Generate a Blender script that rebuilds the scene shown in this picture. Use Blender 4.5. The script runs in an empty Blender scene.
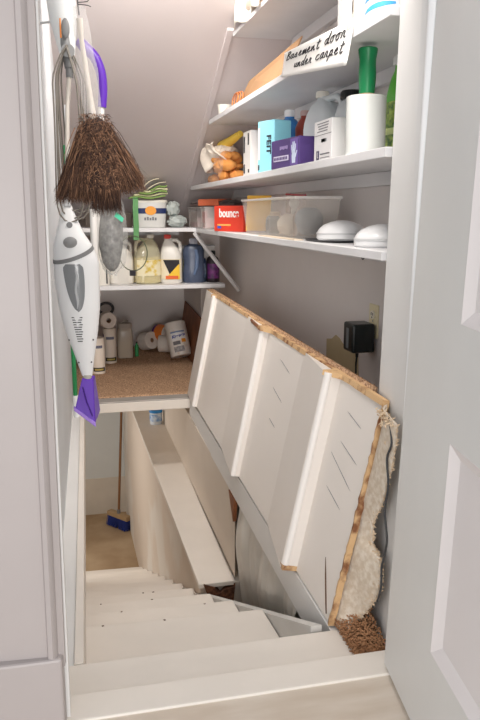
import bpy, bmesh, math, random
from mathutils import Vector, Matrix
random.seed(7)
PI = math.pi
SC = bpy.context.scene
COL = SC.collection
R = math.radians

# ------------------------------------------------------------------ camera
cd = bpy.data.cameras.new('camera')
cam = bpy.data.objects.new('camera', cd)
COL.objects.link(cam)
cd.sensor_fit = 'VERTICAL'; cd.sensor_height = 24.0; cd.lens = 24.37; cd.clip_start = 0.02
rt, up, fw = Vector((.97327, -.22967, 0)), Vector((.04558, .19313, .98011)), Vector((.22510, .95391, -.19847))
m = Matrix((( rt.x, up.x, -fw.x, 0), (rt.y, up.y, -fw.y, 0), (rt.z, up.z, -fw.z, 1.2), (0, 0, 0, 1)))
cam.matrix_world = m
SC.camera = cam

# ------------------------------------------------------------------ light
W = bpy.data.worlds.new('room_daylight'); SC.world = W; W.use_nodes = True
W.node_tree.nodes['Background'].inputs[0].default_value = (.93, .96, 1.0, 1)
W.node_tree.nodes['Background'].inputs[1].default_value = 0.86

def area(name, loc, target, sx, sy, power, color):
    l = bpy.data.lights.new(name, 'AREA'); l.shape = 'RECTANGLE'; l.size = sx; l.size_y = sy
    l.energy = power; l.color = color
    o = bpy.data.objects.new(name, l); COL.objects.link(o)
    o.location = loc
    o.rotation_euler = (Vector(target) - Vector(loc)).to_track_quat('-Z', 'Y').to_euler()
    return o
k_ = k_ = area('front_softbox_fill', (-.6, -4.0, .75), (.55, 4.0, 1.05), 2.4, 1.4, 170, (1, .965, .94))  # unseen softbox behind the camera, added to brighten the closet through the doorway
k_ = area('closet_fill_light', (.45, 3.15, 2.42), (.5, 5.3, .1), .6, .4, 23, (1, .94, .88)); k_.data.spread = R(125)  # no fixture here; fill added to lift the back of the closet
k_ = area('header_fill_light', (.60, 1.95, 2.2), (.42, 3.2, -.1), .5, .3, 9, (1, .94, .88)); k_.data.spread = R(120)  # unseen fill under the header, added to light the interior past the casing
area('basement_lamp_light', (-1.0, 6.1, -.5), (.5, 6.0, -1.9), 1.0, .8, 18, (1, .92, .85))
SC.cycles.diffuse_bounces = 8
SC.cycles.max_bounces = 14
SC.cycles.transparent_max_bounces = 16

SC.view_settings.view_transform = 'Standard'
SC.view_settings.look = 'None'
SC.view_settings.gamma = 1
SC.view_settings.use_curve_mapping = False
SC.view_settings.exposure = 0.12

# ------------------------------------------------------------------ materials
def srgb(r, g, b):
    f = lambda c: (c / 255) / 12.92 if c / 255 <= .04045 else ((c / 255 + .055) / 1.055) ** 2.4
    return (f(r), f(g), f(b), 1)

MATS = {}
def mat(name, rgb, rough=.55, var=.0, scale=6.0, rgb2=None, bump=0.0, bscale=60.0, metal=0.0, lo=.4, hi=.65, stretch=None, spec=.4, sheen=0.0):
    if name in MATS: return MATS[name]
    M = bpy.data.materials.new(name); M.use_nodes = True
    nt = M.node_tree; b = nt.nodes['Principled BSDF']
    c = srgb(*rgb)
    b.inputs['Base Color'].default_value = c
    b.inputs['Roughness'].default_value = rough
    b.inputs['Metallic'].default_value = metal
    b.inputs['Specular IOR Level'].default_value = spec
    if sheen: b.inputs['Sheen Weight'].default_value = sheen
    tc = nt.nodes.new('ShaderNodeTexCoord')
    src = tc.outputs['Object']
    if stretch:
        mp = nt.nodes.new('ShaderNodeMapping'); mp.inputs['Scale'].default_value = stretch
        nt.links.new(src, mp.inputs['Vector']); src = mp.outputs['Vector']
    if var or rgb2:
        n = nt.nodes.new('ShaderNodeTexNoise'); n.inputs['Scale'].default_value = scale; n.inputs['Detail'].default_value = 6
        nt.links.new(src, n.inputs['Vector'])
        r = nt.nodes.new('ShaderNodeValToRGB')
        r.color_ramp.elements[0].position = lo; r.color_ramp.elements[1].position = hi
        c2 = srgb(*rgb2) if rgb2 else tuple(x * (1 - var) for x in c[:3]) + (1,)
        r.color_ramp.elements[0].color = c2; r.color_ramp.elements[1].color = c
        nt.links.new(n.outputs['Fac'], r.inputs['Fac']); nt.links.new(r.outputs['Color'], b.inputs['Base Color'])
    if bump:
        n2 = nt.nodes.new('ShaderNodeTexNoise'); n2.inputs['Scale'].default_value = bscale; n2.inputs['Detail'].default_value = 4
        nt.links.new(src, n2.inputs['Vector'])
        bp = nt.nodes.new('ShaderNodeBump'); bp.inputs['Strength'].default_value = bump; bp.inputs['Distance'].default_value = .01
        nt.links.new(n2.outputs['Fac'], bp.inputs['Height']); nt.links.new(bp.outputs['Normal'], b.inputs['Normal'])
    MATS[name] = M
    return M

def film(name, rgb, alpha=.4, rough=.15, bump=0.0):
    """see-through plastic: real transparency mixed with a glossy/diffuse skin"""
    if name in MATS: return MATS[name]
    M = mat(name, rgb, rough=rough, bump=bump, bscale=25, spec=.6)
    M.node_tree.nodes['Principled BSDF'].inputs['Alpha'].default_value = alpha
    return M

wall_m = mat('grey_wall_paint', (222, 216, 213), .6, .05, 2.0, bump=.08, bscale=14)
soffit_m = mat('soffit_paint', (206, 197, 196), .65, .04, 1.6, bump=.08, bscale=10)
lwall_m = mat('bluish_wall_paint', (212, 216, 220), .6, .06, 2.0, bump=.1, bscale=14)
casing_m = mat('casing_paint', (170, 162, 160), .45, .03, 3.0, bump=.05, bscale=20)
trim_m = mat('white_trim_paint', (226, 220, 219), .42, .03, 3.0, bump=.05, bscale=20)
jamb_m = mat('jamb_paint', (224, 223, 221), .45, .03, 3.0, bump=.05, bscale=25)
door_m = mat('door_paint', (218, 217, 214), .4, .03, 4.0, bump=.05, bscale=30)
bead_m = mat('glossy_bead_paint', (244, 245, 246), .3)
shelf_m = mat('shelf_paint', (222, 221, 222), .5, .05, 5.0, bump=.05, bscale=30)
step_m = mat('cream_step_paint', (226, 219, 210), .5, .05, 4.0, bump=.1, bscale=18)
riser_m = mat('worn_riser_paint', (205, 198, 190), .6, .08, 6.0)
chip_m = mat('bare_wood_chip', (92, 66, 48), .8)
lid_m = mat('lid_paint', (228, 221, 214), .45, .03, 3.0, bump=.06, bscale=20)
cream_m = mat('cream_wall_paint', (214, 202, 188), .6, .05, 2.5, bump=.06, bscale=12)
lower_m = mat('patched_lower_wall', (224, 217, 208), .6, 0, .8, rgb2=(216, 203, 189), lo=.47, hi=.52, bump=.06, bscale=12)
conc_m = mat('tan_concrete', (188, 164, 134), .75, 0, 2.6, rgb2=(158, 132, 102), lo=.35, hi=.7, bump=.1, bscale=12)
roomfloor_m = mat('pale_room_floor', (214, 204, 192), .35, 0, 3.0, rgb2=(196, 182, 166), lo=.4, hi=.7, stretch=(1, 4, 1))
carpet_m = mat('beige_carpet_pile', (214, 176, 142), .95, 0, 110, rgb2=(140, 104, 76), lo=.35, hi=.6, bump=1.0, bscale=170)
backing_m = mat('carpet_backing', (214, 203, 188), .85, 0, 60, rgb2=(196, 180, 160), bump=.4, bscale=140)
tuft_m = mat('carpet_tuft', (206, 184, 156), .95)
tuft2_m = mat('brown_tuft', (164, 122, 88), .95)
wood_m = mat('raw_wood', (208, 172, 128), .8, 0, 22, rgb2=(128, 82, 52), lo=.34, hi=.52)
hard_m = mat('hardboard', (156, 100, 62), .6, 0, 8, rgb2=(128, 78, 48), lo=.4, hi=.7)
card_m = mat('cardboard', (172, 134, 98), .75, .08, 12)
plast_m = mat('white_plastic', (232, 232, 232), .3)
offw_m = mat('offwhite_plastic', (226, 222, 212), .4)
paper_m = mat('white_paper', (238, 236, 232), .7)
greyp_m = mat('grey_plastic', (122, 122, 122), .45)
dgrey_m = mat('dark_grey_plastic', (70, 70, 72), .5)
black_m = mat('black_plastic', (22, 28, 28), .35)
purple_m = mat('purple_plastic', (92, 44, 168), .35)
lilac_m = mat('lilac_plastic', (160, 126, 214), .45)
ink_m = mat('ink', (38, 36, 42), .7)
print_m = mat('grey_print', (120, 120, 124), .7)
steel_m = mat('brushed_steel', (188, 190, 192), .3, metal=.8)

# ------------------------------------------------------------------ mesh helpers
class MB:
    def __init__(s): s.v = []; s.f = []
    def add(s, vs, fs):
        k = len(s.v); s.v += [tuple(v) for v in vs]; s.f += [tuple(i + k for i in f) for f in fs]; return s
    def hexa(s, p):
        """8 corners: bottom ring 0-3 then top ring 4-7"""
        return s.add(p, [(0, 3, 2, 1), (4, 5, 6, 7), (0, 1, 5, 4), (1, 2, 6, 5), (2, 3, 7, 6), (3, 0, 4, 7)])
    def box(s, x0, x1, y0, y1, z0, z1):
        return s.hexa([(x0, y0, z0), (x1, y0, z0), (x1, y1, z0), (x0, y1, z0), (x0, y0, z1), (x1, y0, z1), (x1, y1, z1), (x0, y1, z1)])
    def obox(s, M, sx, sy, sz):
        p = [M @ Vector((x * sx / 2, y * sy / 2, z * sz / 2)) for z in (-1, 1) for x, y in ((-1, -1), (1, -1), (1, 1), (-1, 1))]
        return s.hexa(p)
    def prism(s, poly, fn0, fn1):
        n = len(poly)
        vs = [fn0(*p) for p in poly] + [fn1(*p) for p in poly]
        return s.add(vs, [tuple(range(n))[::-1], tuple(range(n, 2 * n))] + [(i, (i + 1) % n, n + (i + 1) % n, n + i) for i in range(n)])
    def tube(s, pts, r, seg=8, cap=True):
        pts = [Vector(p) for p in pts]; n = len(pts)
        rs = r if isinstance(r, (list, tuple)) else [r] * n
        vs = []; prev = None
        for i, p in enumerate(pts):
            t = (pts[min(i + 1, n - 1)] - pts[max(i - 1, 0)])
            t = t.normalized() if t.length > 1e-9 else Vector((0, 0, 1))
            if prev is None:
                a = Vector((0, 0, 1)) if abs(t.z) < .9 else Vector((1, 0, 0)); u = t.cross(a).normalized()
            else:
                u = prev - t * prev.dot(t); u = u.normalized() if u.length > 1e-6 else t.orthogonal().normalized()
            prev = u; w = t.cross(u)
            for k in range(seg):
                a = 2 * PI * k / seg; vs.append(p + (u * math.cos(a) + w * math.sin(a)) * rs[i])
        fs = [(i * seg + k, i * seg + (k + 1) % seg, (i + 1) * seg + (k + 1) % seg, (i + 1) * seg + k) for i in range(n - 1) for k in range(seg)]
        if cap: fs += [tuple(range(seg))[::-1], tuple(range((n - 1) * seg, n * seg))]
        return s.add(vs, fs)
    def lathe(s, prof, seg=24, sx=1, sy=1, p=2.0, c=(0, 0, 0), a0=0, a1=2 * PI, M=None, cap=True):
        full = abs(a1 - a0 - 2 * PI) < 1e-6; n = seg if full else seg + 1; vs = []
        for (r, z) in prof:
            for k in range(n):
                a = a0 + (a1 - a0) * k / seg; ca, sa = math.cos(a), math.sin(a)
                x = math.copysign(abs(ca) ** (2 / p), ca) * r * sx; y = math.copysign(abs(sa) ** (2 / p), sa) * r * sy
                v = Vector((x, y, z))
                if M is not None: v = M @ v
                vs.append(v + Vector(c))
        q = len(prof); fs = []
        for i in range(q - 1):
            for k in range(seg):
                b = (k + 1) % n if full else k + 1
                fs.append((i * n + k, i * n + b, (i + 1) * n + b, (i + 1) * n + k))
        if full and cap:
            fs += [tuple(range(n))[::-1], tuple(range((q - 1) * n, q * n))]
        return s.add(vs, fs)
    def grid(s, nu, nv, fn, thick=None):
        vs = [Vector(fn(i / nu, j / nv)) for i in range(nu + 1) for j in range(nv + 1)]
        fs = [(i * (nv + 1) + j, (i + 1) * (nv + 1) + j, (i + 1) * (nv + 1) + j + 1, i * (nv + 1) + j + 1) for i in range(nu) for j in range(nv)]
        return s.add(vs, fs)
    def ball(s, c, rx, ry, rz, seg=16, jit=0, rnd=random):
        rings = seg // 2; vs = []
        for i in range(1, rings):
            th = PI * i / rings
            for k in range(seg):
                a = 2 * PI * k / seg; j = 1 + rnd.uniform(-jit, jit)
                vs.append((c[0] + rx * math.sin(th) * math.cos(a) * j, c[1] + ry * math.sin(th) * math.sin(a) * j, c[2] + rz * math.cos(th) * j))
        fs = [(i * seg + k, (i + 1) * seg + k, (i + 1) * seg + (k + 1) % seg, i * seg + (k + 1) % seg) for i in range(rings - 2) for k in range(seg)]
        b = len(vs); vs += [(c[0], c[1], c[2] + rz), (c[0], c[1], c[2] - rz)]
        fs += [(b, k, (k + 1) % seg) for k in range(seg)] + [(b + 1, (rings - 2) * seg + (k + 1) % seg, (rings - 2) * seg + k) for k in range(seg)]
        return s.add(vs, fs)
    def build(s, name, m, parent=None, smooth=False, bevel=0, label=None, subsurf=0, solid=0):
        me = bpy.data.meshes.new(name); me.from_pydata(s.v, [], s.f); me.update()
        bm = bmesh.new(); bm.from_mesh(me); bmesh.ops.recalc_face_normals(bm, faces=bm.faces); bm.to_mesh(me); bm.free()
        me.materials.append(m)
        if smooth:
            for p in me.polygons: p.use_smooth = True
            try: me.set_sharp_from_angle(angle=R(38))
            except Exception: pass
        o = bpy.data.objects.new(name, me); COL.objects.link(o)
        if parent is not None: o.parent = parent
        if solid:
            d = o.modifiers.new('thick', 'SOLIDIFY'); d.thickness = solid; d.offset = 0
        if bevel:
            b = o.modifiers.new('bevel', 'BEVEL'); b.width = bevel; b.segments = 2; b.limit_method = 'ANGLE'; b.angle_limit = R(40)
        if subsurf:
            b = o.modifiers.new('sub', 'SUBSURF'); b.levels = subsurf; b.render_levels = subsurf
        if label: o['label'] = label
        return o

TS = 1.0
def thing(name, label, cat, loc=(0, 0, 0), rz=0, group=None):
    o = bpy.data.objects.new(name, None); COL.objects.link(o); o.empty_display_size = .05
    o.location = loc; o.rotation_euler = (0, 0, rz); o.scale = (TS,) * 3; o['label'] = label; o['category'] = cat
    if group: o['group'] = group
    return o
def tag(o, label, cat, group=None):
    o['label'] = label; o['category'] = cat
    if group: o['group'] = group
    return o
def struct(o): o['kind'] = 'structure'; return o

def copy_tree(root, loc, rz, label, group=None, rot=None):
    r = root.copy(); COL.objects.link(r); r.location = loc; r['label'] = label
    r.rotation_euler = rot if rot else (0, 0, rz)
    if group: r['group'] = group
    for ch in list(root.children):
        c = ch.copy(); COL.objects.link(c); c.parent = r
        for g in ch.children:
            d = g.copy(); COL.objects.link(d); d.parent = c
    return r

def lettering(s, size, m, parent, loc, rot=(PI / 2, 0, 0), name='lettering', shear=0, align='CENTER', ext=.0006, bold=0, sx=1):
    cu = bpy.data.curves.new('lettering_curve', 'FONT'); cu.body = s; cu.size = size; cu.shear = shear
    cu.align_x = align; cu.align_y = 'CENTER'; cu.extrude = ext; cu.offset = bold
    t = bpy.data.objects.new('lettering_source', cu); COL.objects.link(t)
    dg = bpy.context.evaluated_depsgraph_get(); dg.update()
    me = bpy.data.meshes.new_from_object(t.evaluated_get(dg)); me.materials.clear(); me.materials.append(m)
    bpy.data.objects.remove(t); bpy.data.curves.remove(cu)
    o = bpy.data.objects.new(name, me); COL.objects.link(o); o.parent = parent
    o.location = loc; o.rotation_euler = rot; o.scale = (sx, 1, 1)
    return o

# ------------------------------------------------------------------ SHELL
# floor of the room we stand in
struct(MB().box(-2.2, 2.4, -2.4, 1.60, -.06, -.006).build('floor', roomfloor_m))
# door sill
o = struct(MB().box(-.075, .90, 1.60, 1.702, -.10, 0).build('trim_1', step_m, bevel=.004))
# left casing + jamb (profiled)
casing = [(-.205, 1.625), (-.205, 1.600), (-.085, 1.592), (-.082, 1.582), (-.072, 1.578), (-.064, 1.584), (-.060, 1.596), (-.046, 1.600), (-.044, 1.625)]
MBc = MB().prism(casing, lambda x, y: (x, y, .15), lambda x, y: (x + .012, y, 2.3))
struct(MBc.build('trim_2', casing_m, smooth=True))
MBp = MB().prism([(-.212, 1.625), (-.212, 1.576), (-.052, 1.574), (-.048, 1.625)], lambda x, y: (x, y, -.004), lambda x, y: (x, y, .185))
struct(MBp.build('trim_3', casing_m, bevel=.006))
struct(MB().prism([(-.060, 1.62), (-.040, 1.62), (-.040, 1.70), (-.052, 1.70), (-.052, 1.76), (-.085, 1.86), (-.11, 1.86), (-.11, 1.62)],
       lambda x, y: (x, y, -.03), lambda x, y: (x + .012, y, 2.3)).build('trim_4', jamb_m, bevel=.002))
# room-side wall left of the casing
struct(MB().box(-2.2, -.19, 1.60 + .012, 1.66, -.006, 2.6).build('wall_front', lwall_m))
# left wall of the stairwell, slightly out of square
struct(MB().prism([(-.088, 1.84), (.065, 6.95), (-.06, 6.95), (-.22, 1.84)], lambda x, y: (x, y, -.13), lambda x, y: (x, y, 2.75)).build('wall_left', lwall_m))
# right wall of the closet
struct(MB().box(1.205, 1.30, 1.64, 5.62, -1.6, 2.75).build('wall_right', wall_m))
# back wall of the recess
struct(MB().box(-.05, 1.30, 6.72, 6.80, -.16, 1.35).build('wall_back', wall_m))
struct(MB().box(1.05, 1.30, 5.83, 6.72, -.16, 1.16).build('wall_recess_right', wall_m))
struct(MB().box(1.205, 1.30, 5.62, 5.83, -.16, 1.3).build('wall_right_return', wall_m))
# sloping soffit (underside of the upper stair)
def soff(y): return 4.177 - .535 * y
sp = [(1.66, soff(1.66)), (5.66, soff(5.66)), (5.66, soff(5.66) + .25), (1.66, soff(1.66) + .25)]
struct(MB().prism(sp, lambda y, z: (-.20, y, z), lambda y, z: (1.30, y, z)).build('ceiling', soffit_m))
struct(MB().box(-.1, 1.3, 5.66, 6.80, 1.155, 1.25).build('ceiling_recess', wall_m))
# trim board running down the soffit at the shelf ends
tb = [(3.86, soff(3.86) - .012), (5.60, soff(5.60) - .012), (5.60, soff(5.60) + .01), (3.86, soff(3.86) + .01)]
struct(MB().prism(tb, lambda y, z: (.845, y, z), lambda y, z: (.880, y, z)).build('trim_5', soffit_m, bevel=.003))
# right reveal: wall thickness seen at the right of the opening
rv = [(.826, 1.658), (.838, 1.72), (.841, 1.721), (.852, 1.80), (.855, 1.801), (.872, 1.955), (1.30, 1.957), (1.30, 1.658)]
struct(MB().prism(rv, lambda x, y: (x, y, -.03), lambda x, y: (x + .042, y, 2.3)).build('wall_reveal', jamb_m))
# glossy bead where casing meets the reveal
bd = [(.822, 1.630), (.815, 1.640), (.815, 1.652), (.822, 1.662), (.86, 1.662), (.86, 1.630)]
struct(MB().prism(bd, lambda x, y: (x - .008, y, .012), lambda x, y: (x + .022, y - .008, 2.3)).build('trim_6', bead_m, smooth=True))
struct(MB().box(.84, 2.4, 1.64, 1.70, -.006, 2.6).build('wall_front_right', jamb_m))
# header over the opening, out of frame
struct(MB().box(-2.2, 2.4, 1.62, 1.70, 2.25, 2.7).build('wall_header', wall_m))

# ------------------------------------------------------------------ door, opened towards us on the right
dm = thing('door_1', 'pale grey panelled door standing open at the right', 'door')
u = Vector((-.15, -.989, 0)).normalized(); w0 = Vector((.055, 0, 1.64)).normalized()
w0 = (w0 - u * w0.dot(u)).normalized(); nn = w0.cross(u).normalized()   # nn points away from camera side
if nn.x > 0: nn = -nn                                                  # visible face normal (-x)
dm.matrix_world = Matrix.Translation((.782, 1.628, .014)) @ Matrix((( u.x, -nn.x, w0.x, 0), (u.y, -nn.y, w0.y, 0), (u.z, -nn.z, w0.z, 0), (0, 0, 0, 1)))
dm['kind'] = 'structure'
b = MB()
pan = [(.315, .665, .235, .715), (.345, .665, .95, 2.0)]
xs = [0, .315, .665, .80]
b.box(0, .315, 0, .036, 0, 2.1).box(.665, .80, 0, .036, 0, 2.1)
b.box(.315, .665, 0, .036, 0, .235).box(.315, .665, 0, .036, .715, .965).box(.315, .665, 0, .036, 2.0, 2.1)
b.box(.315, .665, .016, .036, .2, 2.05)
b.build('door_frame', door_m, dm)
for (x0, x1, z0, z1) in ((.315, .665, .235, .715), (.315, .665, .965, 2.0)):
    pb = MB(); d = .028; e = .014
    o_ = [(x0, z0), (x1, z0), (x1, z1), (x0, z1)]
    i_ = [(x0 + d, z0 + d), (x1 - d, z0 + d), (x1 - d, z1 - d), (x0 + d, z1 - d)]
    vs = [(x, -.001, z) for x, z in o_] + [(x, e, z) for x, z in i_] + [(x, .017, z) for x, z in o_]
    pb.add(vs, [(i, (i + 1) % 4, 4 + (i + 1) % 4, 4 + i) for i in range(4)] + [(4, 5, 6, 7)] + [(8, 9, 10, 11)] + [(i, (i + 1) % 4, 8 + (i + 1) % 4, 8 + i) for i in range(4)])
    pb.build('door_panel', trim_m, dm)

# ------------------------------------------------------------------ top platform, landing, lower storey
struct(MB().box(-.09, 1.21, 1.702, 1.875, -.09, -.03).build('floor_step', step_m, bevel=.005))
# beam on the right side of the opening, carrying the lid
def bx(y): return .722 + .016 * (y - 1.88)
beam = MB().prism([(bx(1.875), 1.875), (bx(4.745), 4.745), (1.205, 4.745), (1.205, 1.875)], lambda x, y: (x, y, -.165), lambda x, y: (x, y, -.033))
struct(beam.build('trim_7', jamb_m))
# strip on the left side of the opening
def lx(y): return -.004 + .0268 * (y - 1.877)
ls = MB().prism([(lx(1.875), 1.875), (lx(4.745), 4.745), (lx(4.745) - .026, 4.745), (lx(1.875) - .026, 1.875)], lambda x, y: (x, y, -.20), lambda x, y: (x, y, -.028))
struct(ls.build('trim_8', step_m, bevel=.002))
ll = MB().prism([(lx(1.875) - .026, 1.875), (lx(4.745) - .026, 4.745), (-.02, 4.745), (-.10, 1.875)], lambda x, y: (x, y, -.12), lambda x, y: (x, y, -.04))
struct(ll.build('trim_9', jamb_m))
# skirt boards closing the wall below
struct(MB().prism([(-.022, 1.875), (-.022, 4.75), (-.10, 4.75), (-.10, 1.875)], lambda x, y: (x, y, -2.2), lambda x, y: (x, y, -.125)).build('wall_left_lower', cream_m))
# landing slab and fascia
struct(MB().box(.0, 1.205, 4.75, 6.72, -.10, -.045).build('floor_landing', cream_m))
struct(MB().box(.035, .80, 4.725, 4.75, -.098, -.036).build('trim_10', step_m, bevel=.004))
tag(MB().box(.04, .775, 4.73, 4.84, -.036, -.026).build('metal_edge_strip', mat('dull_metal', (176, 170, 164), .45, .1, 9, metal=.15), bevel=.003),
    'dull grey edging strip along front of the carpeted landing', 'edging strip')
# landing carpet
cp = MB()
cp.grid(30, 40, lambda a, c: (.03 + .99 * a, 4.84 + 1.88 * c, -.026 + .006 * math.sin(31 * a + 17 * c) * math.sin(23 * c)))
tag(cp.build('landing_carpet', carpet_m, smooth=True, solid=.012), 'speckled beige carpet covering the landing under the shelves', 'carpet')
# basement
struct(MB().box(-1.8, 1.3, 1.5, 8.0, -2.3, -2.12).build('floor_basement', conc_m))
bw = mat('basement_back_wall', (214, 218, 218), .7, .05, 3)
struct(MB().box(-1.8, 1.3, 7.86, 7.96, -1.70, .2).build('wall_basement', bw))
struct(MB().box(-1.8, 1.3, 7.852, 7.96, -2.12, -1.70).build('wall_basement_lower', mat('bare_lower_band', (216, 208, 196), .8, .08, 5)))
struct(MB().box(-1.8, 1.3, 6.80, 7.96, -.12, -.02).build('ceiling_basement', bw))
struct(MB().prism([(-1.8, 4.8), (-1.7, 4.8), (-1.7, 7.9), (-1.8, 7.9)], lambda x, y: (x, y, -2.12), lambda x, y: (x, y, 0)).build('wall_basement_left', bw))
struct(MB().box(-1.8, -.1, 4.75, 4.85, -2.12, 0).build('wall_basement_near', bw))
struct(MB().box(-1.8, 0, 4.75, 7.9, -.12, -.02).build('ceiling_basement_left', bw))
# lower foundation wall with ledge
def wx(y): return .575 - .010 * (y - 3.3)
fw_ = MB().prism([(wx(3.3), 3.30), (wx(7.85), 7.85), (1.205, 7.85), (1.205, 3.30)], lambda x, y: (x, y, -2.15), lambda x, y: (x, y, -.625))
struct(fw_.build('wall_lower_right', lower_m))
lg = MB().prism([(wx(3.3) - .012, 3.27), (wx(7.85) - .012, 7.85), (.80, 7.85), (.74, 3.27)], lambda x, y: (x, y, -.625), lambda x, y: (x, y, -.60))
struct(lg.build('trim_11', step_m, bevel=.004))
up_ = MB().prism([(.752, 3.30), (.772, 7.85), (.83, 7.85), (.81, 3.42)], lambda x, y: (x, y, -.60), lambda x, y: (x, y, -.10 if y > 4.8 else -.165))
struct(up_.build('wall_upper_right', cream_m))
# broken plaster at the near end of the ledge
bp_ = MB()
rr = random.Random(3)
pts = [(.585, -.60), (.625, -.72), (.61, -.80), (.66, -.86), (.70, -.84), (.72, -.90), (.735, -.72), (.745, -.63), (.69, -.64), (.665, -.66), (.635, -.62)]
bp_.prism(pts, lambda x, z: (x, 3.262, z), lambda x, z: (x + .01, 3.30, z))
struct(bp_.build('trim_12', mat('broken_brick', (122, 78, 52), .9, 0, 40, rgb2=(74, 46, 32), bump=1, bscale=60)))
bp_ = MB().prism([(3.27, -.17), (3.40, -.17), (3.30, -.30)], lambda y, z: (.742, y, z), lambda y, z: (.76, y, z))
struct(bp_.build('trim_13', hard_m))

# ------------------------------------------------------------------ stairs
st = thing('staircase', 'cream painted wooden stairs going down to the basement', 'stairs', (0.3, 1.9, -.03))
def sobj(b, *a, **k):
    b.v = [(x - .3, y - 1.9, z + .03) for x, y, z in b.v]; return b.build(*a, **k)
RS = .1715; ny = [2.33 + .378 * k for k in range(11)]
def sx_(y): return .66 - .062 * (y - 1.9) if y < 3.3 else wx(y) - .004
prev = 1.875
for k, y in enumerate(ny):
    z = -.03 - RS * (k + 1)
    xr = sx_((prev + y) / 2) - .002
    t = MB().hexa([(-.02, prev - .01, z - .032), (sx_(prev) - .003, prev - .01, z - .032), (sx_(y) - .003, y + .012, z - .032), (-.02, y, z - .032),
                   (-.02, prev - .01, z), (sx_(prev) - .003, prev - .01, z), (sx_(y) - .003, y - .01, z), (-.02, y + .02, z)])
    sobj(t, 'tread', step_m, st, bevel=.005)
    rz_ = MB().box(-.018, sx_(prev) - .006, prev - .035, prev - .012, z, z + RS - .033)
    sobj(rz_, 'riser', riser_m, st)
    prev = y
z = -.03 - RS * 12
sobj(MB().box(-.018, sx_(prev) - .006, prev - .035, prev - .012, z, z + RS - .033), 'riser', riser_m, st)
# chips of bare wood along the nosings
rc = random.Random(11)
for k, y in enumerate(ny[:4]):
    for q in range(2):
        x = rc.uniform(.05, sx_(y) - .08); zz = -.03 - RS * (k + 1)
        c = MB().ball((x, y + .012 - .03 * (x / .6), zz + .0005), rc.uniform(.003, .006), .004, .002, 8, .3, rc)
        sobj(c, 'worn_chip', chip_m, st)
# closed stringer along the right side
def strg(y): return -.012 - .462 * (y - 1.88) if y < 3.3 else -.668 - .455 * (y - 3.3)
b = MB()
ys = [1.88, 2.3, 2.8, 3.3]
vs = []
for y in ys:
    x = sx_(y); vs += [(x, y, strg(y) - .40), (x + .03, y, strg(y) - .40), (x + .034, y, strg(y)), (x, y, strg(y))]
fs = [(0, 1, 2, 3), (12, 15, 14, 13)]
for i in range(3):
    for k in range(4): fs.append((i * 4 + k, i * 4 + (k + 1) % 4, (i + 1) * 4 + (k + 1) % 4, (i + 1) * 4 + k))
b.add(vs, fs); sobj(b, 'stringer', mat('stringer_paint', (210, 208, 204), .55, .08, 5), st)
b = MB(); vs = []
for y in (3.26, 4.9, 6.5):
    x = wx(y) - .004; vs += [(x - .012, y, strg(y) - .30), (x, y, strg(y) - .30), (x, y, strg(y)), (x - .012, y, strg(y))]
fs = [(0, 1, 2, 3), (8, 11, 10, 9)]
for i in range(2):
    for k in range(4): fs.append((i * 4 + k, i * 4 + (k + 1) % 4, (i + 1) * 4 + (k + 1) % 4, (i + 1) * 4 + k))
b.add(vs, fs); sobj(b, 'skirting', riser_m, st)

# cavity floor to the right of the stairs
struct(MB().box(.66, 1.205, 1.88, 3.30, -1.3, -1.22).build('floor_cavity', conc_m))
struct(MB().box(.60, 1.05, 1.80, 1.872, -2.1, -.09).build('wall_step_right', cream_m))
struct(MB().box(-.1, .7, 1.78, 1.835, -2.2, -.09).build('wall_step', cream_m))

# plastic-draped bundle in the cavity
def pl(a, c):            # a along Y (far->near), c top->bottom
    y = 3.42 - 1.15 * a
    zb = strg(min(y, 3.3)) - .22
    zt = -.150 if y < 3.2 else -.150 - (y - 3.2) * .2
    z = zt + (zb - zt) * c
    x = .79 - .04 * math.sin(PI * min(1, c * 1.1 + .1)) + .012 * math.sin(17 * a + 1.2 * c) + .007 * math.sin(41 * a + 2 * c) + .004 * math.sin(83 * a - 3 * c) + .003 * math.sin(11 * c + 9 * a)
    if a < .12: x += (.12 - a) * 1.2
    return (x, y + .10 * (1 - c) * (a - .2) * 0, z)
b = MB(); b.grid(90, 30, pl)
b.grid(2, 2, lambda a, c: (.93, 3.42 - 1.15 * a, -.15 - .9 * c))
t = thing('draped_bundle', 'bundle under wrinkled translucent plastic sheet beside the stairs, below the lid', 'plastic sheet', (.85, 2.85, -1.2))
sheet = film('translucent_sheet', (216, 212, 204), .93, .32, bump=.2)
b.v = [(x - .85, y - 2.85, z + 1.2) for x, y, z in b.v]
b.build('plastic_sheet', sheet, t, smooth=True)
MB().box(-.03, .10, -.45, .45, -.02, .98).build('wrapped_load', mat('grey_load', (170, 168, 162), .8), t)
tb_ = MB()
for s_ in (0, .012, .024):
    tb_.tube([(.775 - .85 + .008 * k, 2.42 - 2.85 - .018 * k + s_, .90 + .10 * math.sin(k * .55) + s_) for k in range(6)], .003, 6)
tb_.build('tied_cable', dgrey_m, t, smooth=True)

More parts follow.
